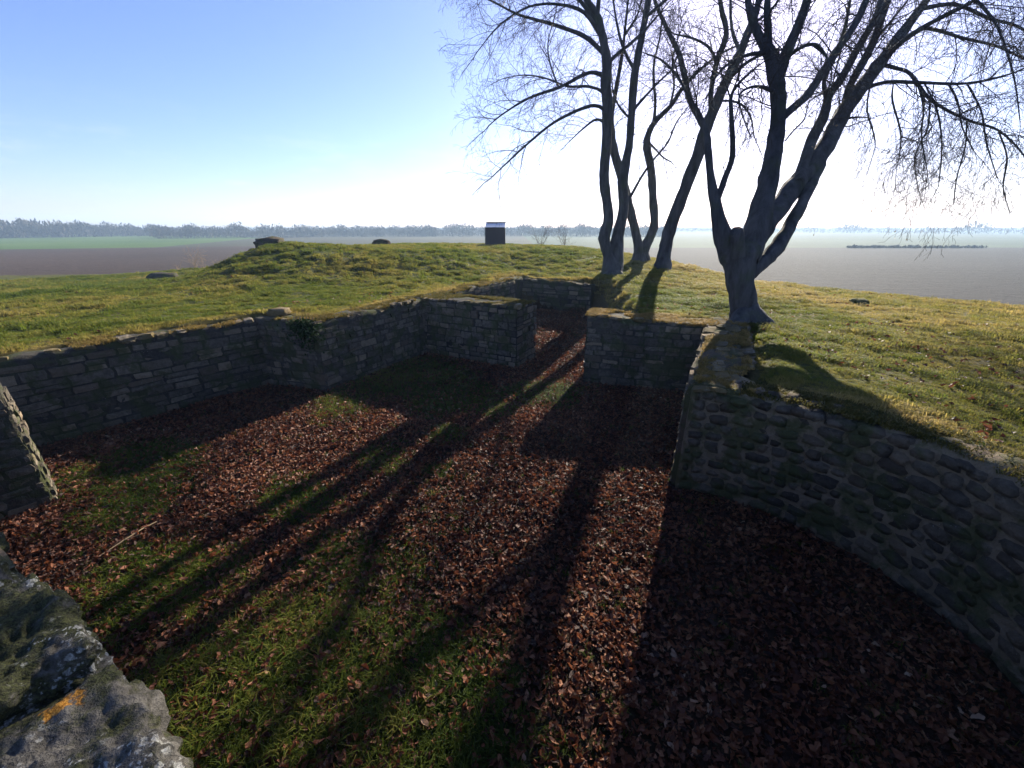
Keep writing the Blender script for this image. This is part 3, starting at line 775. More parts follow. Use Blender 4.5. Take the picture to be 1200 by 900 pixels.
LIMBS = {
 'A': [
  [(3.73,15.4,1.32,0.478), (3.7,15.5,1.62,0.382), (3.56,15.5,2.1,0.205), (3.35,15.5,2.72,0.202), (3.43,15.45,3.47,0.167), (3.17,15.4,4.55,0.162), (3.14,15.3,5.39,0.157), (3.08,15.2,6.5,0.165), (2.94,15.1,7.23,0.16), (2.9,15,7.79,0.143), (2.68,15,8.54,0.115), (2.52,15,8.92,0.101), (2.19,15,9.27,0.075), (1.89,15.2,9.94,0.062), (1.48,15.5,10.83,0.037), (1.25,16,11.83,0.019)],
  [(3.83,15.6,1.42,0.354), (3.88,15.8,2.48,0.238), (4.07,16,3.65,0.188), (3.99,16.1,4.62,0.184), (4.12,16.2,5.7,0.135), (4.12,16.3,6.75,0.133), (4.14,16.4,7.9,0.129), (4.28,16.5,8.95,0.113), (4.41,16.6,9.93,0.097), (4.55,16.8,11.07,0.068), (4.58,17,12.18,0.04), (4.66,17.3,13.12,0.02)],
  [(2.52,15,8.88,0.076), (2.51,14.8,9.48,0.061), (2.53,14.6,10.21,0.047), (2.51,14.4,10.96,0.022)],
  [(3.04,15.2,6.57,0.069), (2.69,15.1,6.69,0.054), (2.21,14.8,6.55,0.048), (1.3,14.3,6.08,0.039), (0.43,13.8,5.39,0.031), (-0.58,13.3,4.49,0.015)],
  [(2.92,15.1,7.45,0.08), (2.52,15,7.53,0.059), (2.16,14.8,7.41,0.052), (1.45,14.4,7,0.043), (0.5,14,6.62,0.033), (-0.25,13.6,6.14,0.022), (-0.66,13.4,5.81,0.015)],
  [(2.96,15.1,6.96,0.067), (2.77,15.3,7.17,0.048), (2.4,15.6,7.34,0.041), (1.84,16,7.45,0.037), (1.15,16.4,7.78,0.029), (0.44,16.8,7.99,0.021), (-0.3,17,7.95,0.015)],
  [(2.77,15,8.02,0.078), (2.34,15.2,8.42,0.065), (1.91,15.4,8.68,0.059), (1.15,15.8,9.04,0.048), (0.19,16.3,9.45,0.036), (-0.75,16.8,10.02,0.028), (-1.46,17,10.27,0.017)],
  [(2.72,15,8.37,0.064), (2.1,14.7,8.86,0.049), (1.32,14.4,8.93,0.036), (0.47,14,8.72,0.026), (-0.35,13.6,8.16,0.018), (-0.92,13.3,7.5,0.011)],
  [(2.9,15,7.74,0.065), (3.19,14.8,7.95,0.051), (3.5,14.6,8.13,0.043), (3.84,14.4,8.38,0.032), (4.18,14.2,8.72,0.021)],
  [(4.15,16.3,6.82,0.059), (4.59,16.4,7.29,0.044), (5.04,16.6,7.74,0.035), (5.64,17,8.24,0.024)],
  [(4.14,16.4,7.97,0.057), (3.69,16.5,8.67,0.048), (3.43,16.7,9.49,0.037), (3.24,17,10.53,0.025)],
  [(4.14,16.3,6.57,0.044), (3.83,16.6,6.94,0.036), (3.6,17,7.5,0.027), (3.53,17.4,8.36,0.018)],
  [(2.65,15,8.62,0.064), (1.73,15,9.47,0.05), (0.73,15,9.94,0.037), (-0.25,15.2,10.13,0.025), (-1.01,15.4,10.03,0.013)],
  [(4.36,16.5,9.46,0.056), (5,16.3,9.92,0.046), (5.5,16,10.5,0.031), (5.79,15.8,10.98,0.018)],
  [(1.4,14.4,6.97,0.028), (1.14,14.6,7.62,0.023), (1.07,14.8,8.2,0.018), (1.26,15,8.88,0.013)],
 ],
 'B': [
  [(5.54,18.2,1.65,0.372), (5.44,18.2,2.21,0.202), (5.21,18.2,2.97,0.181), (4.82,18.1,3.95,0.176), (4.38,18,4.98,0.171), (3.95,17.9,6.01,0.149), (3.75,17.8,6.89,0.097), (3.83,17.7,7.81,0.079), (3.91,17.6,8.67,0.061), (3.96,17.6,9.65,0.045), (3.99,17.6,10.8,0.029)],
  [(5.68,18.3,1.67,0.336), (5.72,18.3,2.24,0.222), (6.06,18.4,3.07,0.182), (5.88,18.4,4.19,0.16), (5.64,18.3,5.23,0.156), (5.34,18.2,6.03,0.135), (5.35,18.2,6.49,0.117), (5.59,18.1,6.96,0.099), (6.04,18,7.4,0.081), (6.35,17.9,7.92,0.071), (6.9,17.8,8.48,0.054), (7.67,17.8,8.99,0.037), (8.53,17.8,9.29,0.021)],
  [(5.51,18.2,6.81,0.066), (5.51,18.3,7.56,0.056), (5.38,18.4,8.32,0.049), (5.39,18.6,8.99,0.039), (5.57,18.8,9.84,0.032), (5.57,19,10.8,0.022)],
  [(4.8,18,4.2,0.056), (5.08,17.6,4.94,0.05), (5.35,17.2,5.47,0.042), (5.66,16.8,5.94,0.034), (5.77,16.5,6.49,0.027), (5.99,16.3,6.87,0.018)],
  [(5.34,18.2,6.26,0.05), (5.62,18,5.94,0.037), (5.89,17.8,5.64,0.03), (6.22,17.7,5.45,0.02)],
  [(5.99,18,7.35,0.049), (6.15,18.3,8.1,0.039), (6.07,18.6,8.99,0.032), (6.34,19,9.91,0.023)],
  [(3.81,17.8,6.61,0.065), (3.31,18.2,6.98,0.05), (2.86,18.6,6.77,0.034), (2.39,19,6.4,0.021)],
  [(3.99,17.6,9.41,0.045), (4.44,17.9,10.12,0.036), (4.63,18.2,11.06,0.024)],
 ],
 'C': [
  [(6.16,17,1.41,0.42), (6.15,17,1.71,0.348), (6.19,17.1,2.17,0.242), (6.36,17.2,3.19,0.238), (6.7,17.2,4.51,0.231), (6.94,17.1,5.57,0.208), (7.06,17,6.4,0.202), (7.21,16.9,7.04,0.183), (7.42,16.8,7.77,0.163), (7.67,16.7,8.46,0.145), (7.82,16.6,9.12,0.113), (7.97,16.6,9.83,0.097), (8.02,16.7,10.82,0.068), (8.04,17,11.98,0.04)],
  [(7.02,17,6.46,0.124), (6.76,17.2,6.9,0.109), (6.43,17.4,7.52,0.109), (6.04,17.7,8.78,0.092), (5.6,18,9.63,0.077), (5.08,18.3,10.63,0.061), (4.71,18.6,11.7,0.039), (4.46,19,12.8,0.021)],
  [(7.16,16.9,6.96,0.107), (6.89,16.6,7.39,0.089), (6.8,16.3,8.19,0.085), (6.84,16,8.84,0.082), (6.46,15.8,9.44,0.066), (6.08,15.6,10.31,0.046), (5.8,15.5,11.02,0.025)],
  [(7.37,16.8,7.69,0.074), (7.62,16.6,8,0.058), (7.97,16.4,8.29,0.05), (8.52,16.2,8.46,0.035), (9.09,16,8.44,0.019)],
  [(6.3,17.4,7.73,0.054), (5.73,17.2,8.18,0.045), (5.16,17,8.48,0.032), (4.56,16.8,8.59,0.02)],
  [(6.8,16.3,8.22,0.05), (6.37,16.1,8.54,0.042), (5.76,15.9,8.69,0.033), (5.08,15.7,8.73,0.021)],
  [(7.73,16.7,8.58,0.058), (7.4,16.9,9.27,0.052), (7.28,17.1,10.14,0.04), (7.3,17.3,11.1,0.022)],
  [(7.22,16.9,7.17,0.053), (7.65,17.1,7.32,0.043), (8.37,17.4,7.29,0.034), (8.94,17.6,6.9,0.029), (9.25,17.7,6.32,0.021), (9.7,17.8,5.76,0.017)],
  [(7.87,16.6,9.28,0.056), (8.57,16.8,9.8,0.042), (9.07,17,10.53,0.028)],
 ],
 'D': [
  [(4.7,7.78,1.11,0.373), (4.66,7.9,1.36,0.298), (4.56,7.9,1.6,0.252), (4.41,7.9,2.04,0.239), (4.33,7.95,2.4,0.277), (4.32,8,2.6,0.325), (4.29,8,2.74,0.274), (4.27,8,2.83,0.128), (4.27,8,2.86,0.016)],
  [(4.39,7.95,2.12,0.132), (4.22,7.95,2.46,0.195), (4.01,7.95,2.79,0.176), (3.82,7.95,3.16,0.126), (3.69,8,3.55,0.101), (3.56,8.05,3.94,0.069), (3.46,8.1,4.38,0.06), (3.43,8.2,4.65,0.045), (3.26,8.3,5,0.03), (3.09,8.4,5.25,0.022), (2.95,8.6,5.58,0.015)],
  [(3.73,8,3.59,0.062), (3.8,8,3.92,0.053), (3.86,8,4.19,0.049), (3.81,7.95,4.42,0.044), (3.67,7.9,4.87,0.036), (3.62,7.9,5.12,0.028), (3.69,7.8,5.29,0.021), (3.83,7.7,5.43,0.013)],
  [(4.42,8,2.59,0.276), (4.58,8.1,2.84,0.227), (4.73,8.3,3.49,0.194), (4.87,8.5,4.09,0.169), (4.95,8.7,4.68,0.144), (4.97,8.9,5.31,0.135), (4.91,9.1,5.8,0.135), (4.76,9.2,6.14,0.103), (4.54,9.3,6.46,0.071), (4.36,9.4,6.87,0.055), (4.25,9.6,7.48,0.039), (4.16,9.8,8.1,0.023), (4.11,10,8.67,0.012)],
  [(4.92,9,5.63,0.119), (4.96,9,5.93,0.102), (5.07,9,6.29,0.092), (5.16,9,6.71,0.075), (5.24,9.1,7.31,0.052), (5.29,9.2,7.91,0.029), (5.33,9.3,8.38,0.014)],
  [(4.8,9.2,6.09,0.072), (4.74,9.3,6.5,0.063), (4.69,9.4,6.91,0.055), (4.75,9.6,7.54,0.039), (4.87,9.8,8.22,0.019)],
  [(5.02,8.8,4.97,0.072), (5.26,8.9,5.17,0.072), (5.62,9.1,5.45,0.073), (5.96,9.3,5.91,0.073), (6.3,9.5,6.37,0.065), (6.64,9.7,6.84,0.065), (6.86,9.9,7.43,0.049), (7.16,10.2,8.19,0.033), (7.37,10.5,8.89,0.016)],
  [(4.39,8.05,2.52,0.279), (4.62,8.2,2.79,0.231), (4.99,8.5,3.16,0.193), (5.55,9,3.57,0.192), (6.14,9.5,4.09,0.19), (6.81,10,4.72,0.186), (7.5,10.7,5.51,0.164), (8.13,11.2,6.13,0.149), (8.71,11.6,6.74,0.131), (9.31,12,7.37,0.113), (9.91,12.4,8.04,0.093), (10.74,12.9,8.9,0.063), (11.54,13.4,9.78,0.032), (12.11,13.8,10.47,0.016)],
  [(4.47,8,2.21,0.182), (4.84,8.1,2.44,0.141), (5.2,8.3,2.74,0.134), (5.61,8.7,3.13,0.12), (5.95,9,3.59,0.113), (6.38,9.5,4.08,0.126), (6.62,9.75,4.43,0.11), (6.96,10.1,4.85,0.075), (7.34,10.5,5.29,0.038)],
  [(4.18,7.8,2.6,0.143), (4.11,7.75,2.82,0.132), (4.05,7.72,2.99,0.123), (4.03,7.7,3.03,0.107), (4.02,7.7,3.04,0.015)],
  [(4.57,7.75,1.56,0.215), (4.72,7.55,1.4,0.179), (4.89,7.4,1.34,0.104), (5.04,7.25,1.29,0.032)],
  [(4.48,7.75,1.49,0.199), (4.25,7.5,1.35,0.146), (4.09,7.35,1.29,0.072), (3.92,7.2,1.26,0.024)],
  [(5.89,9.2,3.93,0.123), (6.41,9.9,4.79,0.11), (6.82,10.3,5.37,0.103), (6.95,10.5,5.78,0.084), (7.27,10.7,6.15,0.085), (7.69,11,6.85,0.076), (8.1,11.3,7.45,0.067), (8.36,11.6,8.25,0.047), (8.7,12,9.16,0.024)],
  [(6.94,10.5,5.69,0.056), (6.71,10.4,6.02,0.046), (6.74,10.3,6.44,0.04), (6.75,10.2,6.83,0.035), (6.65,10.1,7.26,0.025), (6.56,10,7.72,0.015)],
  [(7.52,10.7,5.58,0.077), (7.64,10.9,6.08,0.077), (8.02,11.2,6.62,0.088), (8.35,11.5,7.1,0.089), (8.61,11.8,7.68,0.079), (8.99,12.2,8.51,0.05), (9.44,12.6,9.39,0.025)],
  [(8.03,11.2,6.58,0.039), (7.99,11,6.89,0.034), (8.04,10.8,7.12,0.027), (8.13,10.6,7.39,0.019)],
  [(8.68,11.6,6.69,0.061), (8.81,11.2,7.01,0.057), (9.1,10.9,7.23,0.046), (9.38,10.6,7.37,0.039), (9.53,10.3,7.47,0.026), (9.77,10,7.47,0.016)],
  [(8.2,11.2,6.1,0.05), (8.36,11,6.14,0.043), (8.52,10.8,6.12,0.038), (8.87,10.4,5.99,0.031), (9.32,9.9,5.84,0.024), (9.72,9.5,5.88,0.018), (9.9,9.2,6.01,0.011)],
  [(8.77,11.6,6.68,0.045), (8.88,11.3,6.52,0.039), (9.01,11,6.32,0.035), (9.38,10.7,5.76,0.029), (9.97,10.3,5.29,0.024), (10.44,10,5.03,0.02), (10.98,9.8,4.53,0.015), (11.28,9.6,3.97,0.009)],
  [(9.35,11.9,7.3,0.041), (9.95,12.1,7.55,0.037), (11.23,12.4,7.46,0.032), (12.45,12.7,7.39,0.026), (13.81,13,7.13,0.018)],
  [(9.95,12.4,8.04,0.047), (10.92,12.6,8.2,0.04), (12.07,12.8,8,0.034), (13.11,13,7.9,0.029), (14.46,13.2,7.47,0.018)],
  [(5.08,8.6,4.59,0.016), (5.14,8.5,4.74,0.014), (5.22,8.4,4.89,0.011), (5.18,8.3,5.12,0.009), (5.26,8.2,5.2,0.007)],
  [(5,9,5.93,0.039), (5.08,8.8,6.04,0.03), (5.24,8.6,6.04,0.025), (5.35,8.4,5.81,0.019), (5.39,8.2,5.52,0.011)],
  [(4.93,8.9,5.4,0.04), (4.58,8.7,5.44,0.031), (4.22,8.5,5.4,0.023), (3.94,8.3,5.22,0.016), (4.01,8.2,4.91,0.012), (4.17,8.1,4.57,0.009)],
  [(4.81,9.2,6.14,0.048), (4.51,9,6.05,0.039), (4.14,8.8,5.94,0.03), (3.75,8.6,5.73,0.023), (3.5,8.4,5.46,0.015), (3.38,8.3,5.18,0.009)],
  [(9.39,10.5,7.49,0.026), (9.73,10.2,6.96,0.022), (10,10,6.41,0.019), (10.23,9.8,5.78,0.014), (10.48,9.7,5.17,0.009)],
  [(8.87,10.4,5.99,0.014), (9.24,10.3,5.48,0.019), (9.52,10.2,4.79,0.015), (9.67,10.1,3.96,0.01)],
  [(9.32,9.9,5.84,0.013), (9.72,9.8,5.34,0.018), (9.98,9.7,4.74,0.014), (10.35,9.6,4.12,0.009)],
  [(8.52,10.8,6.12,0.014), (8.62,10.8,5.76,0.019), (8.98,10.7,5.04,0.016), (9.13,10.7,4.27,0.01)],
  [(9.38,10.7,5.76,0.014), (9.53,10.7,5.21,0.018), (9.36,10.6,4.61,0.014), (9.69,10.6,3.93,0.01)],
  [(9.97,10.3,5.29,0.019), (10.15,10.3,4.77,0.017), (10.11,10.2,4.15,0.014), (10.26,10.2,3.58,0.01)],
  [(10.44,10,5.03,0.018), (10.86,10,4.51,0.015), (10.93,9.9,3.91,0.011), (11.32,9.9,3.39,0.008)],
  [(8.16,11,6.14,0.019), (8.26,11,5.61,0.017), (8.57,10.9,4.99,0.013), (8.61,10.9,4.51,0.01)],
  [(9.1,10.1,5.91,0.018), (9.34,10,5.57,0.015), (9.56,9.9,5.05,0.013), (9.89,9.8,4.6,0.009)],
  [(8.81,10.5,6.02,0.022), (8.93,10.3,5.53,0.019), (9.01,10.2,4.95,0.015), (9.25,10.1,4.36,0.01)],
 ],
}
# ------------------------------------------------------------------ trees
def smooth_path(pts, sub=4):
    p = np.array(pts, float); n = len(p)
    q = np.vstack([2 * p[0] - p[1], p, 2 * p[-1] - p[-2]]); out = []
    for i in range(1, n):
        a, b, c, d = q[i - 1], q[i], q[i + 1], q[i + 2]
        for t in np.linspace(0, 1, sub, endpoint=False):
            out.append(0.5 * ((2 * b) + (-a + c) * t + (2 * a - 5 * b + 4 * c - d) * t * t + (-a + 3 * b - 3 * c + d) * t ** 3))
    out.append(p[-1])
    o = np.array(out); o[:, 3] = np.maximum(o[:, 3], 0.004)
    return o

class Tubes:
    def __init__(s): s.V = []; s.F = []; s.n = 0
    def add(s, P, R, sides, rough=0.0, seed=0):
        P = np.asarray(P, float); R = np.asarray(R, float); k = len(P)
        d = np.gradient(P, axis=0); d /= np.maximum(np.linalg.norm(d, axis=1, keepdims=True), 1e-9)
        ref = np.array([0.31, 0.17, 0.93]) if abs(d[0] @ np.array([0.31, 0.17, 0.93])) < 0.9 else np.array([1.0, 0, 0])
        u = np.cross(d, ref); u /= np.maximum(np.linalg.norm(u, axis=1, keepdims=True), 1e-9)
        w = np.cross(d, u)
        a = np.arange(sides) * 2 * PI / sides
        V = P[:, None] + R[:, None, None] * (np.cos(a)[None, :, None] * u[:, None] + np.sin(a)[None, :, None] * w[:, None])
        V = V.reshape(-1, 3)
        if rough > 0:
            dirn = V - np.repeat(P, sides, 0)
            q = V * np.array([1, 1, 0.45])
            V = V + dirn * (rough * (noise(q, 5, seed, 2) + 0.7 * noise(q, 14, seed + 3)))[:, None]
        i = np.arange(k * sides).reshape(k, sides); j = np.roll(i, -1, 1)
        F = np.stack([i[:-1], j[:-1], j[1:], i[1:]], -1).reshape(-1, 4) + s.n
        s.V.append(V); s.F.append(F); s.n += len(V)
    def mesh(s, name, mat):
        return new_mesh(name, np.concatenate(s.V), np.concatenate(s.F), mat, True)

def unit(v): return v / max(1e-9, np.linalg.norm(v))
def grow(T, r, pos, d, L, rad, level, droop, tips):
    n = (7, 6, 4)[level]; P = [pos]; R = [rad]; D = [d]
    bend = r.normal(0, 0.22, 3)
    for i in range(n):
        f = (i + 1) / n
        d = unit(d + bend * 0.30 + r.normal(0, (0.13, 0.17, 0.2)[level], 3) + np.array([0, 0, -droop * (0.10 + 0.32 * f) + 0.05 * (level == 0)]))
        pos = pos + d * (L / n); P.append(pos); D.append(d); R.append(max(0.0026, rad * (1 - 0.82 * f)))
    T.add(P, R, (4, 3, 3)[level])
    tips.append((pos, d))
    if level < 2:
        step = (0.135, 0.12)[level]; t = L * (0.16, 0.2)[level]
        while t < L:
            i = min(int(t / L * n), n - 1); f = t / L * n - i
            q = P[i] + (P[i + 1] - P[i]) * f; dd = D[i]
            side = unit(np.cross(dd, r.normal(0, 1, 3)))
            a = r.uniform(0.55, 1.05)
            nd = unit(dd * math.cos(a) + side * math.sin(a))
            l = (r.uniform(0.35, 0.80), r.uniform(0.12, 0.34))[level] * (0.55 + 0.45 * min(1, L)) * (1.15 - 0.45 * t / L)
            grow(T, r, q, nd, l, min(R[i] * 0.6, (0.008, 0.0042)[level]), level + 1, droop * 1.15, tips)
            t += step * r.uniform(0.6, 1.5)

def build_tree(key, name, label, base, zmin, droop, seed, gap=0.27):
    r = np.random.default_rng(seed)
    root = thing(name, base, label, 'tree', 'leafless trees beside the ruin')
    limbs = [smooth_path(l) for l in LIMBS[key]]
    off = np.array(base)
    tw = Tubes(); tips = []
    for k, l in enumerate(limbs):
        T = Tubes()
        big = l[0, 3] > 0.15
        pts = l[:, :3] - off
        if k in TRUNKS[key]:
            pts = np.vstack([pts[0] - np.array([0, 0, 0.35]), pts]); rad = np.r_[l[0, 3] * 1.15, l[:, 3]]
        else: rad = l[:, 3]
        T.add(pts, rad, 14 if big else (8 if l[0, 3] > 0.06 else 6), 0.20 if big else 0.14, seed + k)
        nm = 'trunk' if k in TRUNKS[key] else ('root' if l[0, 2] < base[2] + 0.5 else 'limb')
        add_ob(nm, T.mesh(nm, M['bark']), root)
        # side branches
        s = np.r_[0, np.cumsum(np.linalg.norm(np.diff(l[:, :3], axis=0), axis=1))]
        t = s[-1] * (0.12 if not k in TRUNKS[key] else 0.2) ; 
        while t < s[-1]:
            i = min(int(np.searchsorted(s, t)) , len(l) - 1); i = max(i, 1)
            q = l[i]; dd = unit(l[i, :3] - l[i - 1, :3])
            if (q[2] > zmin or (l[0, 3] < 0.03 and q[2] > 3.6)) and q[3] < 0.14:
                thin = q[3] < 0.05
                side = unit(np.cross(dd, r.normal(0, 1, 3)))
                a = r.uniform(0.5, 1.15); nd = unit(dd * math.cos(a) + side * math.sin(a) + np.array([0, 0, 0.15]))
                L = r.uniform(0.8, 2.1) * (0.75 if q[3] < 0.025 else 1.0) * (1.15 if q[3] > 0.06 else 1.0)
                grow(tw, r, q[:3] - off, nd, L, min(0.5 * q[3], r.uniform(0.008, 0.015)), 0, droop, tips)
            t += gap * r.uniform(0.55, 1.4) * (0.62 if q[3] < 0.05 else 1.0)
        if l[-1, 3] < 0.05 and l[-1, 2] > min(zmin, 3.6 if l[0, 3] < 0.03 else 99): grow(tw, r, l[-1, :3] - off, unit(l[-1, :3] - l[-2, :3]), 0.9, l[-1, 3], 0, droop, tips)
    crown = add_ob('crown', tw.mesh('crown', M['twig']), root)
    # a few withered leaves still hanging from the twigs
    V = []; F = []
    for (p, d) in tips:
        if r.random() < 0.012:
            a, b = r.normal(0, 1, 3), r.normal(0, 1, 3); a = unit(a) * 0.028; b = unit(np.cross(a, b)) * 0.017
            c = p - np.array([0, 0, 0.02]); n0 = len(V)
            V += [c - a, c + b, c + a, c - b]; F.append((n0, n0 + 1, n0 + 2, n0 + 3))
    if V: add_ob('withered_leaves', new_mesh('withered_leaves', V, F, M['weed']), root)['kind'] = 'stuff'
    return root
TRUNKS = {'A': (0, 1), 'B': (0, 1), 'C': (0,), 'D': (0,)}
build_tree('A', 'bare_tree', 'bare tree of two upright stems at the left of the clump behind the far wall', (3.75, 15.5, 1.5), 4.0, 0.30, 301)
build_tree('B', 'bare_tree', 'bare tree forking at ground level into two thin wavy stems, amid the clump', (5.35, 18.25, 1.7), 4.6, 0.25, 302)
build_tree('C', 'bare_tree', 'single-stemmed bare tree leaning right, between the clump and the big forked tree', (6.1, 17.0, 1.55), 5.2, 0.30, 303)
build_tree('D', 'bare_tree', 'biggest bare tree, a thick short trunk forking into spreading limbs on the right', (4.65, 7.85, 1.4), 4.9, 0.55, 304, 0.22)

# ------------------------------------------------------------------ cabinet on the mound
bx, by = -0.92, 24.0; bz = gz(bx, by) - 0.03
cab = thing('information_cabinet', (bx, by, bz), 'dark box with a pale sloping lid standing alone on the grassy mound', 'cabinet', rz=-0.05)
b = MB(); b.box((-0.53, -0.30, 0.0), (0.53, 0.34, 0.98)); bevel(add_ob('body', b.mesh('body', M['box_body']), cab))
b = MB(); b.prism([(-0.34, 0.985), (0.36, 0.985), (0.36, 1.27), (-0.32, 1.02)], -0.55, 0.55); lid = bevel(add_ob('lid', b.mesh('lid', M['box_lid']), cab), 0.006)
for nm, lo, hi in [('lid_edge', (-0.56, 0.33, 1.255), (0.56, 0.40, 1.295)), ('lid_edge', (-0.56, -0.35, 0.965), (0.56, -0.305, 1.012)),
                   ('corner_post', (-0.565, -0.325, 0.0), (-0.532, -0.29, 0.962)), ('corner_post', (0.532, -0.325, 0.0), (0.565, -0.29, 0.962))]:
    b = MB(); b.box(lo, hi); add_ob(nm, b.mesh(nm, M['box_edge']), cab)
b = MB(); x = -0.45
slope = (1.27 - 1.02) / 0.68
for wd in (0.09, 0.06, 0.10, 0.05, 0.11):
    y0, y1 = 0.20, 0.29
    z0, z1 = 1.02 + slope * (y0 + 0.32) + 0.004, 1.02 + slope * (y1 + 0.32) + 0.004
    b.add([(x, y0, z0), (x + wd, y0, z0), (x + wd, y1, z1), (x, y1, z1), (x, y0, z0 - 0.003), (x + wd, y0, z0 - 0.003), (x + wd, y1, z1 - 0.003), (x, y1, z1 - 0.003)],
          [(0, 1, 2, 3), (4, 7, 6, 5), (0, 4, 5, 1), (1, 5, 6, 2), (2, 6, 7, 3), (3, 7, 4, 0)]); x += wd + 0.03
add_ob('lettering', b.mesh('lettering', M['ink']), lid)

# ------------------------------------------------------------------ loose stones and lumps
def rock(name, x, y, size, label, cat, mat, seed, sink=0.3, rz=0.0, group=None):
    v, f = rough_block(seed, 0.5, 0.16, 4)
    v = v * np.array(size) / 2
    v = v + 0.12 * min(size) * noise(v + seed, 3.0 / max(size), seed, 2)[:, None]
    o = add_ob(name, new_mesh(name, v, f, mat, True), None, Matrix.Translation((x, y, gz(x, y) + size[2] * (0.5 - sink))) @ Matrix.Rotation(rz, 4, 'Z'))
    return tag(o, label, cat, group)
rock('stone_slab', -16.4, 19.4, (1.15, 0.6, 0.42), 'flat dark stone slab lying in the grass near the ploughed field', 'stone', M['rubble'], 71, 0.25)
rock('stone_block', -9.7, 17.1, (1.0, 0.8, 0.5), 'weathered stone block on top of the grassy hump', 'stone', M['rubble'], 72, 0.42)
rock('stone_lump', -6.6, 21.5, (0.8, 0.5, 0.45), 'small dark stone lump on the skyline of the mound', 'stone', M['rubble'], 73, 0.3)
rock('molehill', 8.5, 9.9, (0.34, 0.3, 0.22), 'small dark molehill in the lawn right of the big tree', 'molehill', M['ground'], 74, 0.35)
rock('stone_lump', -4.75, 8.15, (0.36, 0.26, 0.16), 'brown stone lump at the lawn edge above the projecting wall corner', 'stone', M['cap'], 75, 0.25)

# ivy hanging over the projecting corner
r = np.random.default_rng(80); V = []; F = []
for i in range(900):
    u_ = r.random(); a = r.normal(0, 0.16); zz = 1.50 - abs(r.normal(0, 0.20)) - 0.1 * u_
    c = np.array([-3.98 + a + 0.05, 7.50 - 0.30 * a + r.normal(0, 0.05) - 0.06, zz])
    s = r.uniform(0.018, 0.038); p = unit(r.normal(0, 1, 3)) * s; q = unit(np.cross(p, r.normal(0, 1, 3))) * s * 0.8
    n0 = len(V); V += [c - p, c - 0.2 * p + q, c + p, c - 0.2 * p - q]; F.append((n0, n0 + 1, n0 + 2, n0 + 3))
iv = thing('ivy', (0, 0, 0), 'clump of dark green ivy hanging over the projecting wall corner', 'ivy')
o = add_ob('leaves', new_mesh('leaves', V, F, M['ivy']), iv); o['kind'] = 'stuff'
T = Tubes()
for i in range(7):
    x = -4.2 + 0.07 * i; T.add([(x, 7.62 - 0.3 * (x + 4.0), 1.5), (x + 0.02, 7.47 - 0.3 * (x + 4), 1.42), (x - 0.02, 7.46 - 0.3 * (x + 4), 1.15)], [0.008, 0.007, 0.004], 4)
add_ob('stem', T.mesh('stem', M['twig']), iv)

# small bare shrubs beyond the mound and dry stalks
def shrub(name, x, y, h, n, label, cat, mat, seed, spread=0.5, rad=0.012, group=None):
    r = np.random.default_rng(seed); T = Tubes(); tips = []
    z = gz(x, y)
    for i in range(n):
        d = unit(np.array([r.normal(0, spread), r.normal(0, spread), 1.0]))
        grow(T, r, np.array([r.normal(0, 0.05), r.normal(0, 0.05), -0.1]), d, h * r.uniform(0.6, 1.05), rad, 0 if h > 0.9 else 1, 0.0, tips)
    return tag(add_ob(name, T.mesh(name, mat), None, Matrix.Translation((x, y, z))), label, cat, group)
shrub('bare_shrub', 1.75, 26.5, 1.9, 7, 'thin bare shrub poking above the mound, nearer the dark cabinet', 'shrub', M['twig'], 90, 0.45, 0.012, 'bare shrubs behind the mound')
shrub('bare_shrub', 3.2, 26.0, 1.7, 6, 'thin bare shrub poking above the mound, nearer the clump of trees', 'shrub', M['twig'], 91, 0.4, 0.012, 'bare shrubs behind the mound')
for i, (x, y, h) in enumerate([(-17.9, 23.4, 1.3), (-17.2, 23.2, 0.8), (-16.0, 22.6, 0.7), (-19.0, 23.6, 0.7), (-15.3, 22.2, 0.8)]):
    shrub('dry_weed', x, y, h, 5, ['tallest dry pale weed stalk at the far left lawn edge, behind the flat stone slab', 'dry weed just right of the tallest stalk at the far left lawn edge',
          'low dry weed behind the flat stone slab, toward the hump', 'low dry weed left of the tallest stalk at the field edge', 'rightmost dry weed at the left lawn edge, close to the grassy hump'][i], 'weed', M['weed'], 95 + i, 0.22, 0.009, 'dry weeds at the field edge')
# twig lying on the floor, and a leafy seedling by the left wall
T = Tubes(); x, y = -4.05, 3.35; z = gz(x, y)
T.add([(x - 0.1, y - 0.28, z + 0.03), (x, y - 0.05, z + 0.06), (x + 0.06, y + 0.12, z + 0.07), (x + 0.1, y + 0.3, z + 0.04)], [0.006, 0.008, 0.007, 0.004], 5)
T.add([(x, y - 0.05, z + 0.06), (x + 0.1, y, z + 0.08), (x + 0.18, y + 0.03, z + 0.09)], [0.005, 0.004, 0.003], 4)
tag(add_ob('fallen_twig', T.mesh('fallen_twig', M['weed'])), 'pale fallen twig on the leafy grass near the left wall end', 'twig')

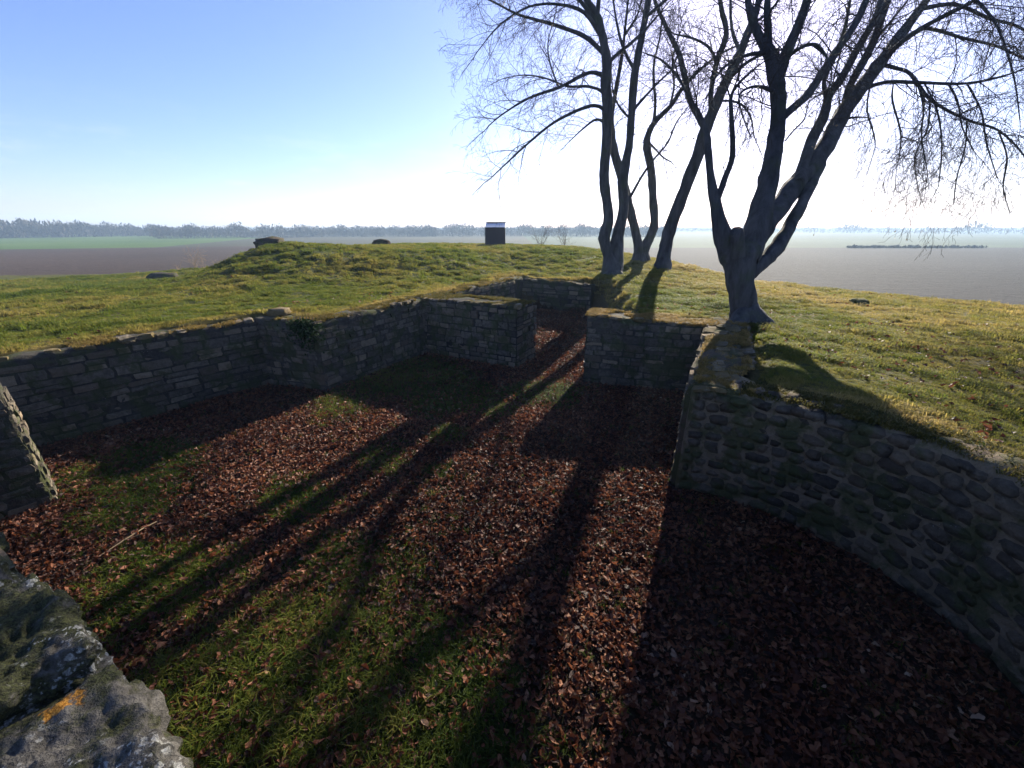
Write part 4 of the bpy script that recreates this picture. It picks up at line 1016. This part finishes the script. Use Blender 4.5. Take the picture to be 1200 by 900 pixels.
# ------------------------------------------------------------------ distant woods
def wood(name, rows, mat, seed, dens=70, csize=0.33):
    """many small leafless crowns: thin stems plus clouds of small twig faces"""
    r = np.random.default_rng(seed); V = []; F = []
    for (x, y, h) in rows:
        w = h * r.uniform(0.34, 0.55)
        b = len(V); t = h * 0.012 + 0.05
        V += [(x - t, y, ZF - 0.3), (x + t, y, ZF - 0.3), (x + t * 0.4, y, ZF + h * 0.8), (x - t * 0.4, y, ZF + h * 0.8)]; F.append((b, b + 1, b + 2, b + 3))
        for i in range(dens):
            u = unit(r.normal(0, 1, 3)) * r.random() ** 0.4
            c = np.array([x + u[0] * w, y + u[1] * w, ZF + h * 0.50 + u[2] * h * 0.48])
            s = csize * r.uniform(0.5, 1.3) * h / 7
            a = unit(np.array([r.normal(0, 0.5), r.normal(0, 0.5), 1.0])) * s * 1.6; q = unit(np.cross(a, r.normal(0, 1, 3))) * s * 0.5
            b = len(V); V += [tuple(c - a), tuple(c + q), tuple(c + a), tuple(c - q)]; F.append((b, b + 1, b + 2, b + 3))
    return tag(add_ob(name, new_mesh(name, np.array(V), np.array(F), mat)), kind='stuff')
r = np.random.default_rng(5)
def row(n, a0, a1, dist, hfn, depth):
    out = []
    for i in range(n):
        az = math.radians(a0 + (a1 - a0) * (i + r.uniform(0, 1)) / n); d = dist(math.degrees(az)) + r.uniform(0, depth)
        out.append((d * math.sin(az), d * math.cos(az), max(1.5, hfn(math.degrees(az)) * (r.uniform(0.70, 1.04) + 0.16 * math.sin(i * 0.21) * math.sin(i * 0.057)))))
    return out
# ridge on the left, centre tree line, faint line on the right (azimuths from the camera's side of the mound)
wood('distant_wood', row(420, -66, -36, lambda a: 265 + (a + 66) * 1.0, lambda a: 9.2 - 3.2 * abs(a + 55) / 14, 40), M['wood_far'], 6, 70, 0.55)
wood('distant_wood', row(330, -40, -10, lambda a: 225 - (a + 40) * 0.3, lambda a: 5.3 + 0.9 * math.sin(a * 0.9) ** 2, 30), M['wood_far'], 7, 60, 0.42)
wood('distant_wood', row(300, -12, 20, lambda a: 215, lambda a: 5.6 + 1.3 * math.sin(a * 0.42 + 1.0) ** 2, 30), M['wood_far'], 8, 60, 0.38)
wood('distant_wood', row(320, 18, 60, lambda a: 420, lambda a: 5 + 4.5 * max(0, math.sin(a * 0.7)) ** 3, 60), M['wood_far'], 9, 40, 0.5)
# dark field hedge on the right
hed = [(x, 97 + r.uniform(-0.8, 0.8), 0.34 + 0.30 * r.random() ** 3 + 0.12 * math.sin(x * 0.7) ** 2) for x in np.arange(77, 108, 0.11)]
tag(wood('field_hedge', hed, M['wood_far'], 10, 16, 1.6), kind='stuff')

# ------------------------------------------------------------------ grass, moss and fallen leaves (instanced ground cover)
def proto(name, V, F, mat):
    return bpy.data.objects.new(name, new_mesh(name, V, F, mat))
def tuft(name, n, spread, h, w, lean, seed, mat):
    r = np.random.default_rng(seed); V = []; F = []
    for i in range(n):
        a = r.uniform(0, 2 * PI); p = np.array([math.cos(a), math.sin(a), 0]) * spread * r.random() ** 0.5
        az = r.uniform(0, 2 * PI); o = np.array([math.cos(az), math.sin(az), 0]); k = np.array([-o[1], o[0], 0])
        hh = h * r.uniform(0.5, 1.15); le = lean * r.uniform(0.3, 1.5) * hh; ww = w * r.uniform(0.7, 1.2)
        m = p + o * le * 0.35 + np.array([0, 0, hh * 0.62]); t = p + o * le + np.array([0, 0, hh * (1 - 0.3 * min(1, lean))])
        b = len(V); V += [p - k * ww - np.array([0, 0, 0.01]), p + k * ww - np.array([0, 0, 0.01]), m + k * ww * 0.75, m - k * ww * 0.75, t]
        F += [(b, b + 1, b + 2, b + 3), (b + 3, b + 2, b + 4)]
    return proto(name, V, F, mat)
TUFTS = [tuft('tuft_shape', 26, 0.058, 0.050, 0.0034, 0.85, 400 + i, M['blade']) for i in range(4)]
LONG = [tuft('long_tuft_shape', 18, 0.05, 0.095, 0.0034, 0.85, 420 + i, M['blade']) for i in range(4)]
MOSSY = [tuft('moss_shape', 26, 0.06, 0.034, 0.0045, 1.0, 440 + i, M['moss']) for i in range(3)]
def leaf_shape(seed):
    r = np.random.default_rng(seed)
    n = 5; xs = np.linspace(-1, 1, n); hw = np.array([[0.04, 0.42, 0.55, 0.36, 0.03], [0.05, 0.30, 0.62, 0.50, 0.06], [0.05, 0.52, 0.34, 0.55, 0.05], [0.03, 0.26, 0.36, 0.24, 0.02]][seed % 4]) * r.uniform(0.85, 1.2)
    curl = r.uniform(-0.5, 1.2); fold = r.uniform(-0.2, 1.0); tw = r.uniform(-1.0, 1.0)
    V = []; F = []
    for i, x in enumerate(xs):
        z0 = curl * x * x * 0.6
        for sd in (-1, 0, 1):
            y = sd * hw[i]; z = z0 + abs(sd) * hw[i] * fold + r.normal(0, 0.09) + tw * x * y * 0.5
            V.append((x, y + r.normal(0, 0.07), z))
    for i in range(n - 1):
        for j in range(2):
            a = i * 3 + j; F.append((a, a + 1, a + 4, a + 3))
    return proto('leaf_shape', V, F, M['leaf'])
LEAVES = [leaf_shape(460 + i) for i in range(8)]

def scatter(name, P, ROT, S, IDX, TONE, protos):
    me = bpy.data.meshes.new(name)
    me.vertices.add(len(P)); me.vertices.foreach_set('co', np.asarray(P, np.float32).ravel())
    put_attr(me, 'rot', ROT, 'FLOAT_VECTOR'); put_attr(me, 'scl', S); put_attr(me, 'idx', IDX, 'INT'); put_attr(me, 'tone', TONE)
    o = add_ob(name, me); o['kind'] = 'stuff'
    g = bpy.data.node_groups.new(name, 'GeometryNodeTree')
    g.interface.new_socket('Geometry', in_out='INPUT', socket_type='NodeSocketGeometry')
    g.interface.new_socket('Geometry', in_out='OUTPUT', socket_type='NodeSocketGeometry')
    N = g.nodes.new; L = g.links.new
    gi, go, jn = N('NodeGroupInput'), N('NodeGroupOutput'), N('GeometryNodeJoinGeometry')
    def named(nm, t):
        q = N('GeometryNodeInputNamedAttribute'); q.data_type = t; q.inputs['Name'].default_value = nm; return q.outputs['Attribute']
    rot, scl, idx = named('rot', 'FLOAT_VECTOR'), named('scl', 'FLOAT'), named('idx', 'INT')
    e2r = N('FunctionNodeEulerToRotation'); L(rot, e2r.inputs[0])
    for k, p in enumerate(protos):
        oi = N('GeometryNodeObjectInfo'); oi.inputs['Object'].default_value = p; oi.inputs['As Instance'].default_value = True
        cmp_ = N('FunctionNodeCompare'); cmp_.data_type = 'INT'; cmp_.operation = 'EQUAL'
        ins = [s for s in cmp_.inputs if s.type == 'INT' and s.enabled] or [cmp_.inputs[2], cmp_.inputs[3]]
        L(idx, ins[0]); ins[1].default_value = k
        ip = N('GeometryNodeInstanceOnPoints')
        L(gi.outputs[0], ip.inputs['Points']); L(cmp_.outputs[0], ip.inputs['Selection']); L(oi.outputs['Geometry'], ip.inputs['Instance'])
        L(e2r.outputs[0], ip.inputs['Rotation']); L(scl, ip.inputs['Scale'])
        L(ip.outputs[0], jn.inputs[0])
    L(jn.outputs[0], go.inputs[0])
    md = o.modifiers.new('scatter', 'NODES'); md.node_group = g
    return o

def sample_fan(n, rmin, rmax, expo, half=66):
    """points in a fan in front of the viewpoint, thinning out with distance"""
    u = rng.random(n); k = 2 - expo
    rr = (rmin ** k + u * (rmax ** k - rmin ** k)) ** (1 / k)
    a = np.radians(rng.uniform(-half, half, n))
    return rr * np.sin(a), rr * np.cos(a), rr
# lawn
x, y, rr = sample_fan(270000, 2.2, 30, 1.25, 86)
z, t, sd = ground_z(x, y, True)
ok = (sd > 0.42 + 0.42 * (seg_d(RETURN, x, y) < 0.85)) & (poly_sd(CREST, x, y) < 2.5) & (y > -1)
ok &= rng.random(len(x)) < 0.55 + 0.45 * sstep(-0.35, 0.25, noise2(x, y, 1.7, 51, 3))
x, y, z, rr, sd = x[ok], y[ok], z[ok], rr[ok], sd[ok]
n = len(x)
tone = np.clip(0.31 + 0.55 * dryness(x, y) + 0.22 * noise2(x, y, 0.35, 52, 2) + 0.10 * noise2(x, y, 3, 54), 0, 1)
scl = (0.62 + 0.055 * np.minimum(rr, 22)) * rng.uniform(0.65, 1.25, n) * (1 + 0.35 * noise2(x, y, 1.1, 53, 2)) * (0.62 + 0.75 * sstep(-0.25, 0.45, noise2(x, y, 3.6, 58, 2)))
scatter('lawn_grass', np.c_[x, y, z - 0.004], np.c_[rng.normal(0, 0.12, n), rng.normal(0, 0.12, n), rng.uniform(0, 2 * PI, n)], scl, rng.integers(0, 4, n), tone, TUFTS)
# grass on the pit floor
def sample_pit(n):
    x = rng.uniform(-9, 4, n * 3); y = rng.uniform(-0.2, 15.5, n * 3)
    k = (poly_sd(PIT, x, y) < -0.02) & (rng.random(n * 3) < np.clip(1.2 / (0.4 + 0.12 * np.hypot(x, y)), 0, 1))
    return x[k][:n], y[k][:n]
x, y = sample_pit(60000)
g = grassy(x, y); k = rng.random(len(x)) < 0.03 + 0.95 * sstep(0.18, 0.75, g)
x, y, g = x[k], y[k], g[k]; n = len(x)
scatter('floor_grass', np.c_[x, y, ground_z(x, y) - 0.004], np.c_[rng.normal(0, 0.15, n), rng.normal(0, 0.15, n), rng.uniform(0, 2 * PI, n)],
        rng.uniform(0.5, 1.15, n) * (0.75 + 0.4 * g), rng.integers(0, 4, n), np.clip(0.17 + 0.28 * noise2(x, y, 1.2, 56, 2) + rng.normal(0, 0.12, n), 0, 1), LONG)
# fallen leaves
x, y = sample_pit(150000)
g = grassy(x, y); k = rng.random(len(x)) < 1.0 - 0.68 * sstep(0.1, 0.8, g)
x, y, g = x[k], y[k], g[k]; n = len(x)
lz = ground_z(x, y) + rng.uniform(0.004, 0.045, n) + 0.03 * g
scatter('leaf_litter', np.c_[x, y, lz], np.c_[rng.normal(0, 0.65, n), rng.normal(0, 0.65, n), rng.uniform(0, 2 * PI, n)],
        0.013 + 0.028 * rng.random(n) ** 1.5, rng.integers(0, 8, n), np.clip(0.5 + 0.75 * noise2(x, y, 1.1, 64, 3) + rng.normal(0, 0.15, n), 0, 1), LEAVES)
# the nearest leaves one by one
best = []
for i in range(4000):
    a, b = rng.uniform(-1.9, 2.6), rng.uniform(1.3, 3.2)
    if poly_sd(PIT, np.array([a]), np.array([b]))[0] < -0.1: best.append((math.hypot(a, b), a, b))
best = best[:290]
for d, a, b in best:
    add_ob('leaf', LEAVES[rng.integers(0, 6)].data, ground, Matrix.Translation((a, b, gz(a, b) + rng.uniform(0.03, 0.06))) @ Matrix.Rotation(rng.uniform(0, 6.28), 4, 'Z')
           @ Matrix.Rotation(rng.normal(0, 0.4), 4, 'X') @ Matrix.Diagonal((*[rng.uniform(0.028, 0.046)] * 3, 1)))
# leaves blown on the lawn
x, y, rr = sample_fan(5000, 4, 18, 1.4); z, t, sd = ground_z(x, y, True)
k = (sd > 0.5) & (noise2(x, y, 0.6, 61, 2) > -0.05) & (poly_sd(CREST, x, y) < 0); x, y, z = x[k], y[k], z[k]; n = len(x)
scatter('blown_leaves', np.c_[x, y, z + 0.035], np.c_[rng.normal(0, 0.4, n), rng.normal(0, 0.4, n), rng.uniform(0, 2 * PI, n)], rng.uniform(0.02, 0.038, n), rng.integers(0, 6, n), rng.random(n), LEAVES)
# moss and dry grass along the wall tops
P = []; TN = []; SC = []
def top_moss(path, top, side, i0, i1, n, t0, t1, tone, seed, patch=-0.1, sc=1.0):
    r = np.random.default_rng(seed); p, s = path_frames(path)
    for i in range(n):
        t = r.uniform(t0, min(t1, s[-1])); q, d = path_at(p, s, t); nr = np.array([d[1], -d[0]]) * side
        w = q - nr * r.uniform(i0, i1)
        if noise2(w[0], w[1], 2.6, 70, 2)[0] < patch: continue
        P.append((w[0], w[1], top(t) + r.uniform(-0.012, 0.02))); TN.append(np.clip(tone + r.normal(0, 0.16), 0, 1)); SC.append(sc * r.uniform(0.6, 1.2))
top_moss(PL, tL, 1, 0.03, 0.50, 1900, 2.3, 8, 0.70, 1)
top_moss(PS, tS, 1, 0.04, 0.50, 3000, 0, 10, 0.55, 2)
top_moss(PJ[:2], tJ, 1, 0.08, 0.95, 2800, 0.0, 3, 0.40, 3, -0.35, 0.8)
top_moss(PR, tR, 1, 0.03, 0.78, 2200, 0.0, 2.4, 0.88, 4, -0.25)
top_moss(PW, tW, 1, 0.10, 0.66, 2600, 0.0, 3.9, 0.85, 5, -0.05)
top_moss(PB, tB, 1, 0.05, 0.5, 500, 0.2, 3.6, 0.55, 6)
top_moss(PA, tA, 1, 0.06, 0.42, 2600, 0.1, 5.4, 0.35, 7, -0.3)
n = len(P)
scatter('wall_top_moss', np.array(P), np.c_[rng.normal(0, 0.2, n), rng.normal(0, 0.2, n), rng.uniform(0, 2 * PI, n)], np.array(SC), rng.integers(0, 3, n), np.array(TN), MOSSY)

# ------------------------------------------------------------------ haze
mz = bpy.data.materials.new('thin_mist'); mz.use_nodes = True
t = mz.node_tree; t.nodes.clear()
vo = t.nodes.new('ShaderNodeVolumePrincipled'); ou = t.nodes.new('ShaderNodeOutputMaterial')
vo.inputs['Color'].default_value = (0.52, 0.73, 1.0, 1); vo.inputs['Density'].default_value = 0.0010; vo.inputs['Anisotropy'].default_value = 0.25
t.links.new(vo.outputs[0], ou.inputs['Volume'])
hb = MB(); hb.box((-640, -300, ZF - 1.9), (640, 640, 17.0))
hz = tag(add_ob('haze', hb.mesh('haze', mz)), kind='stuff')
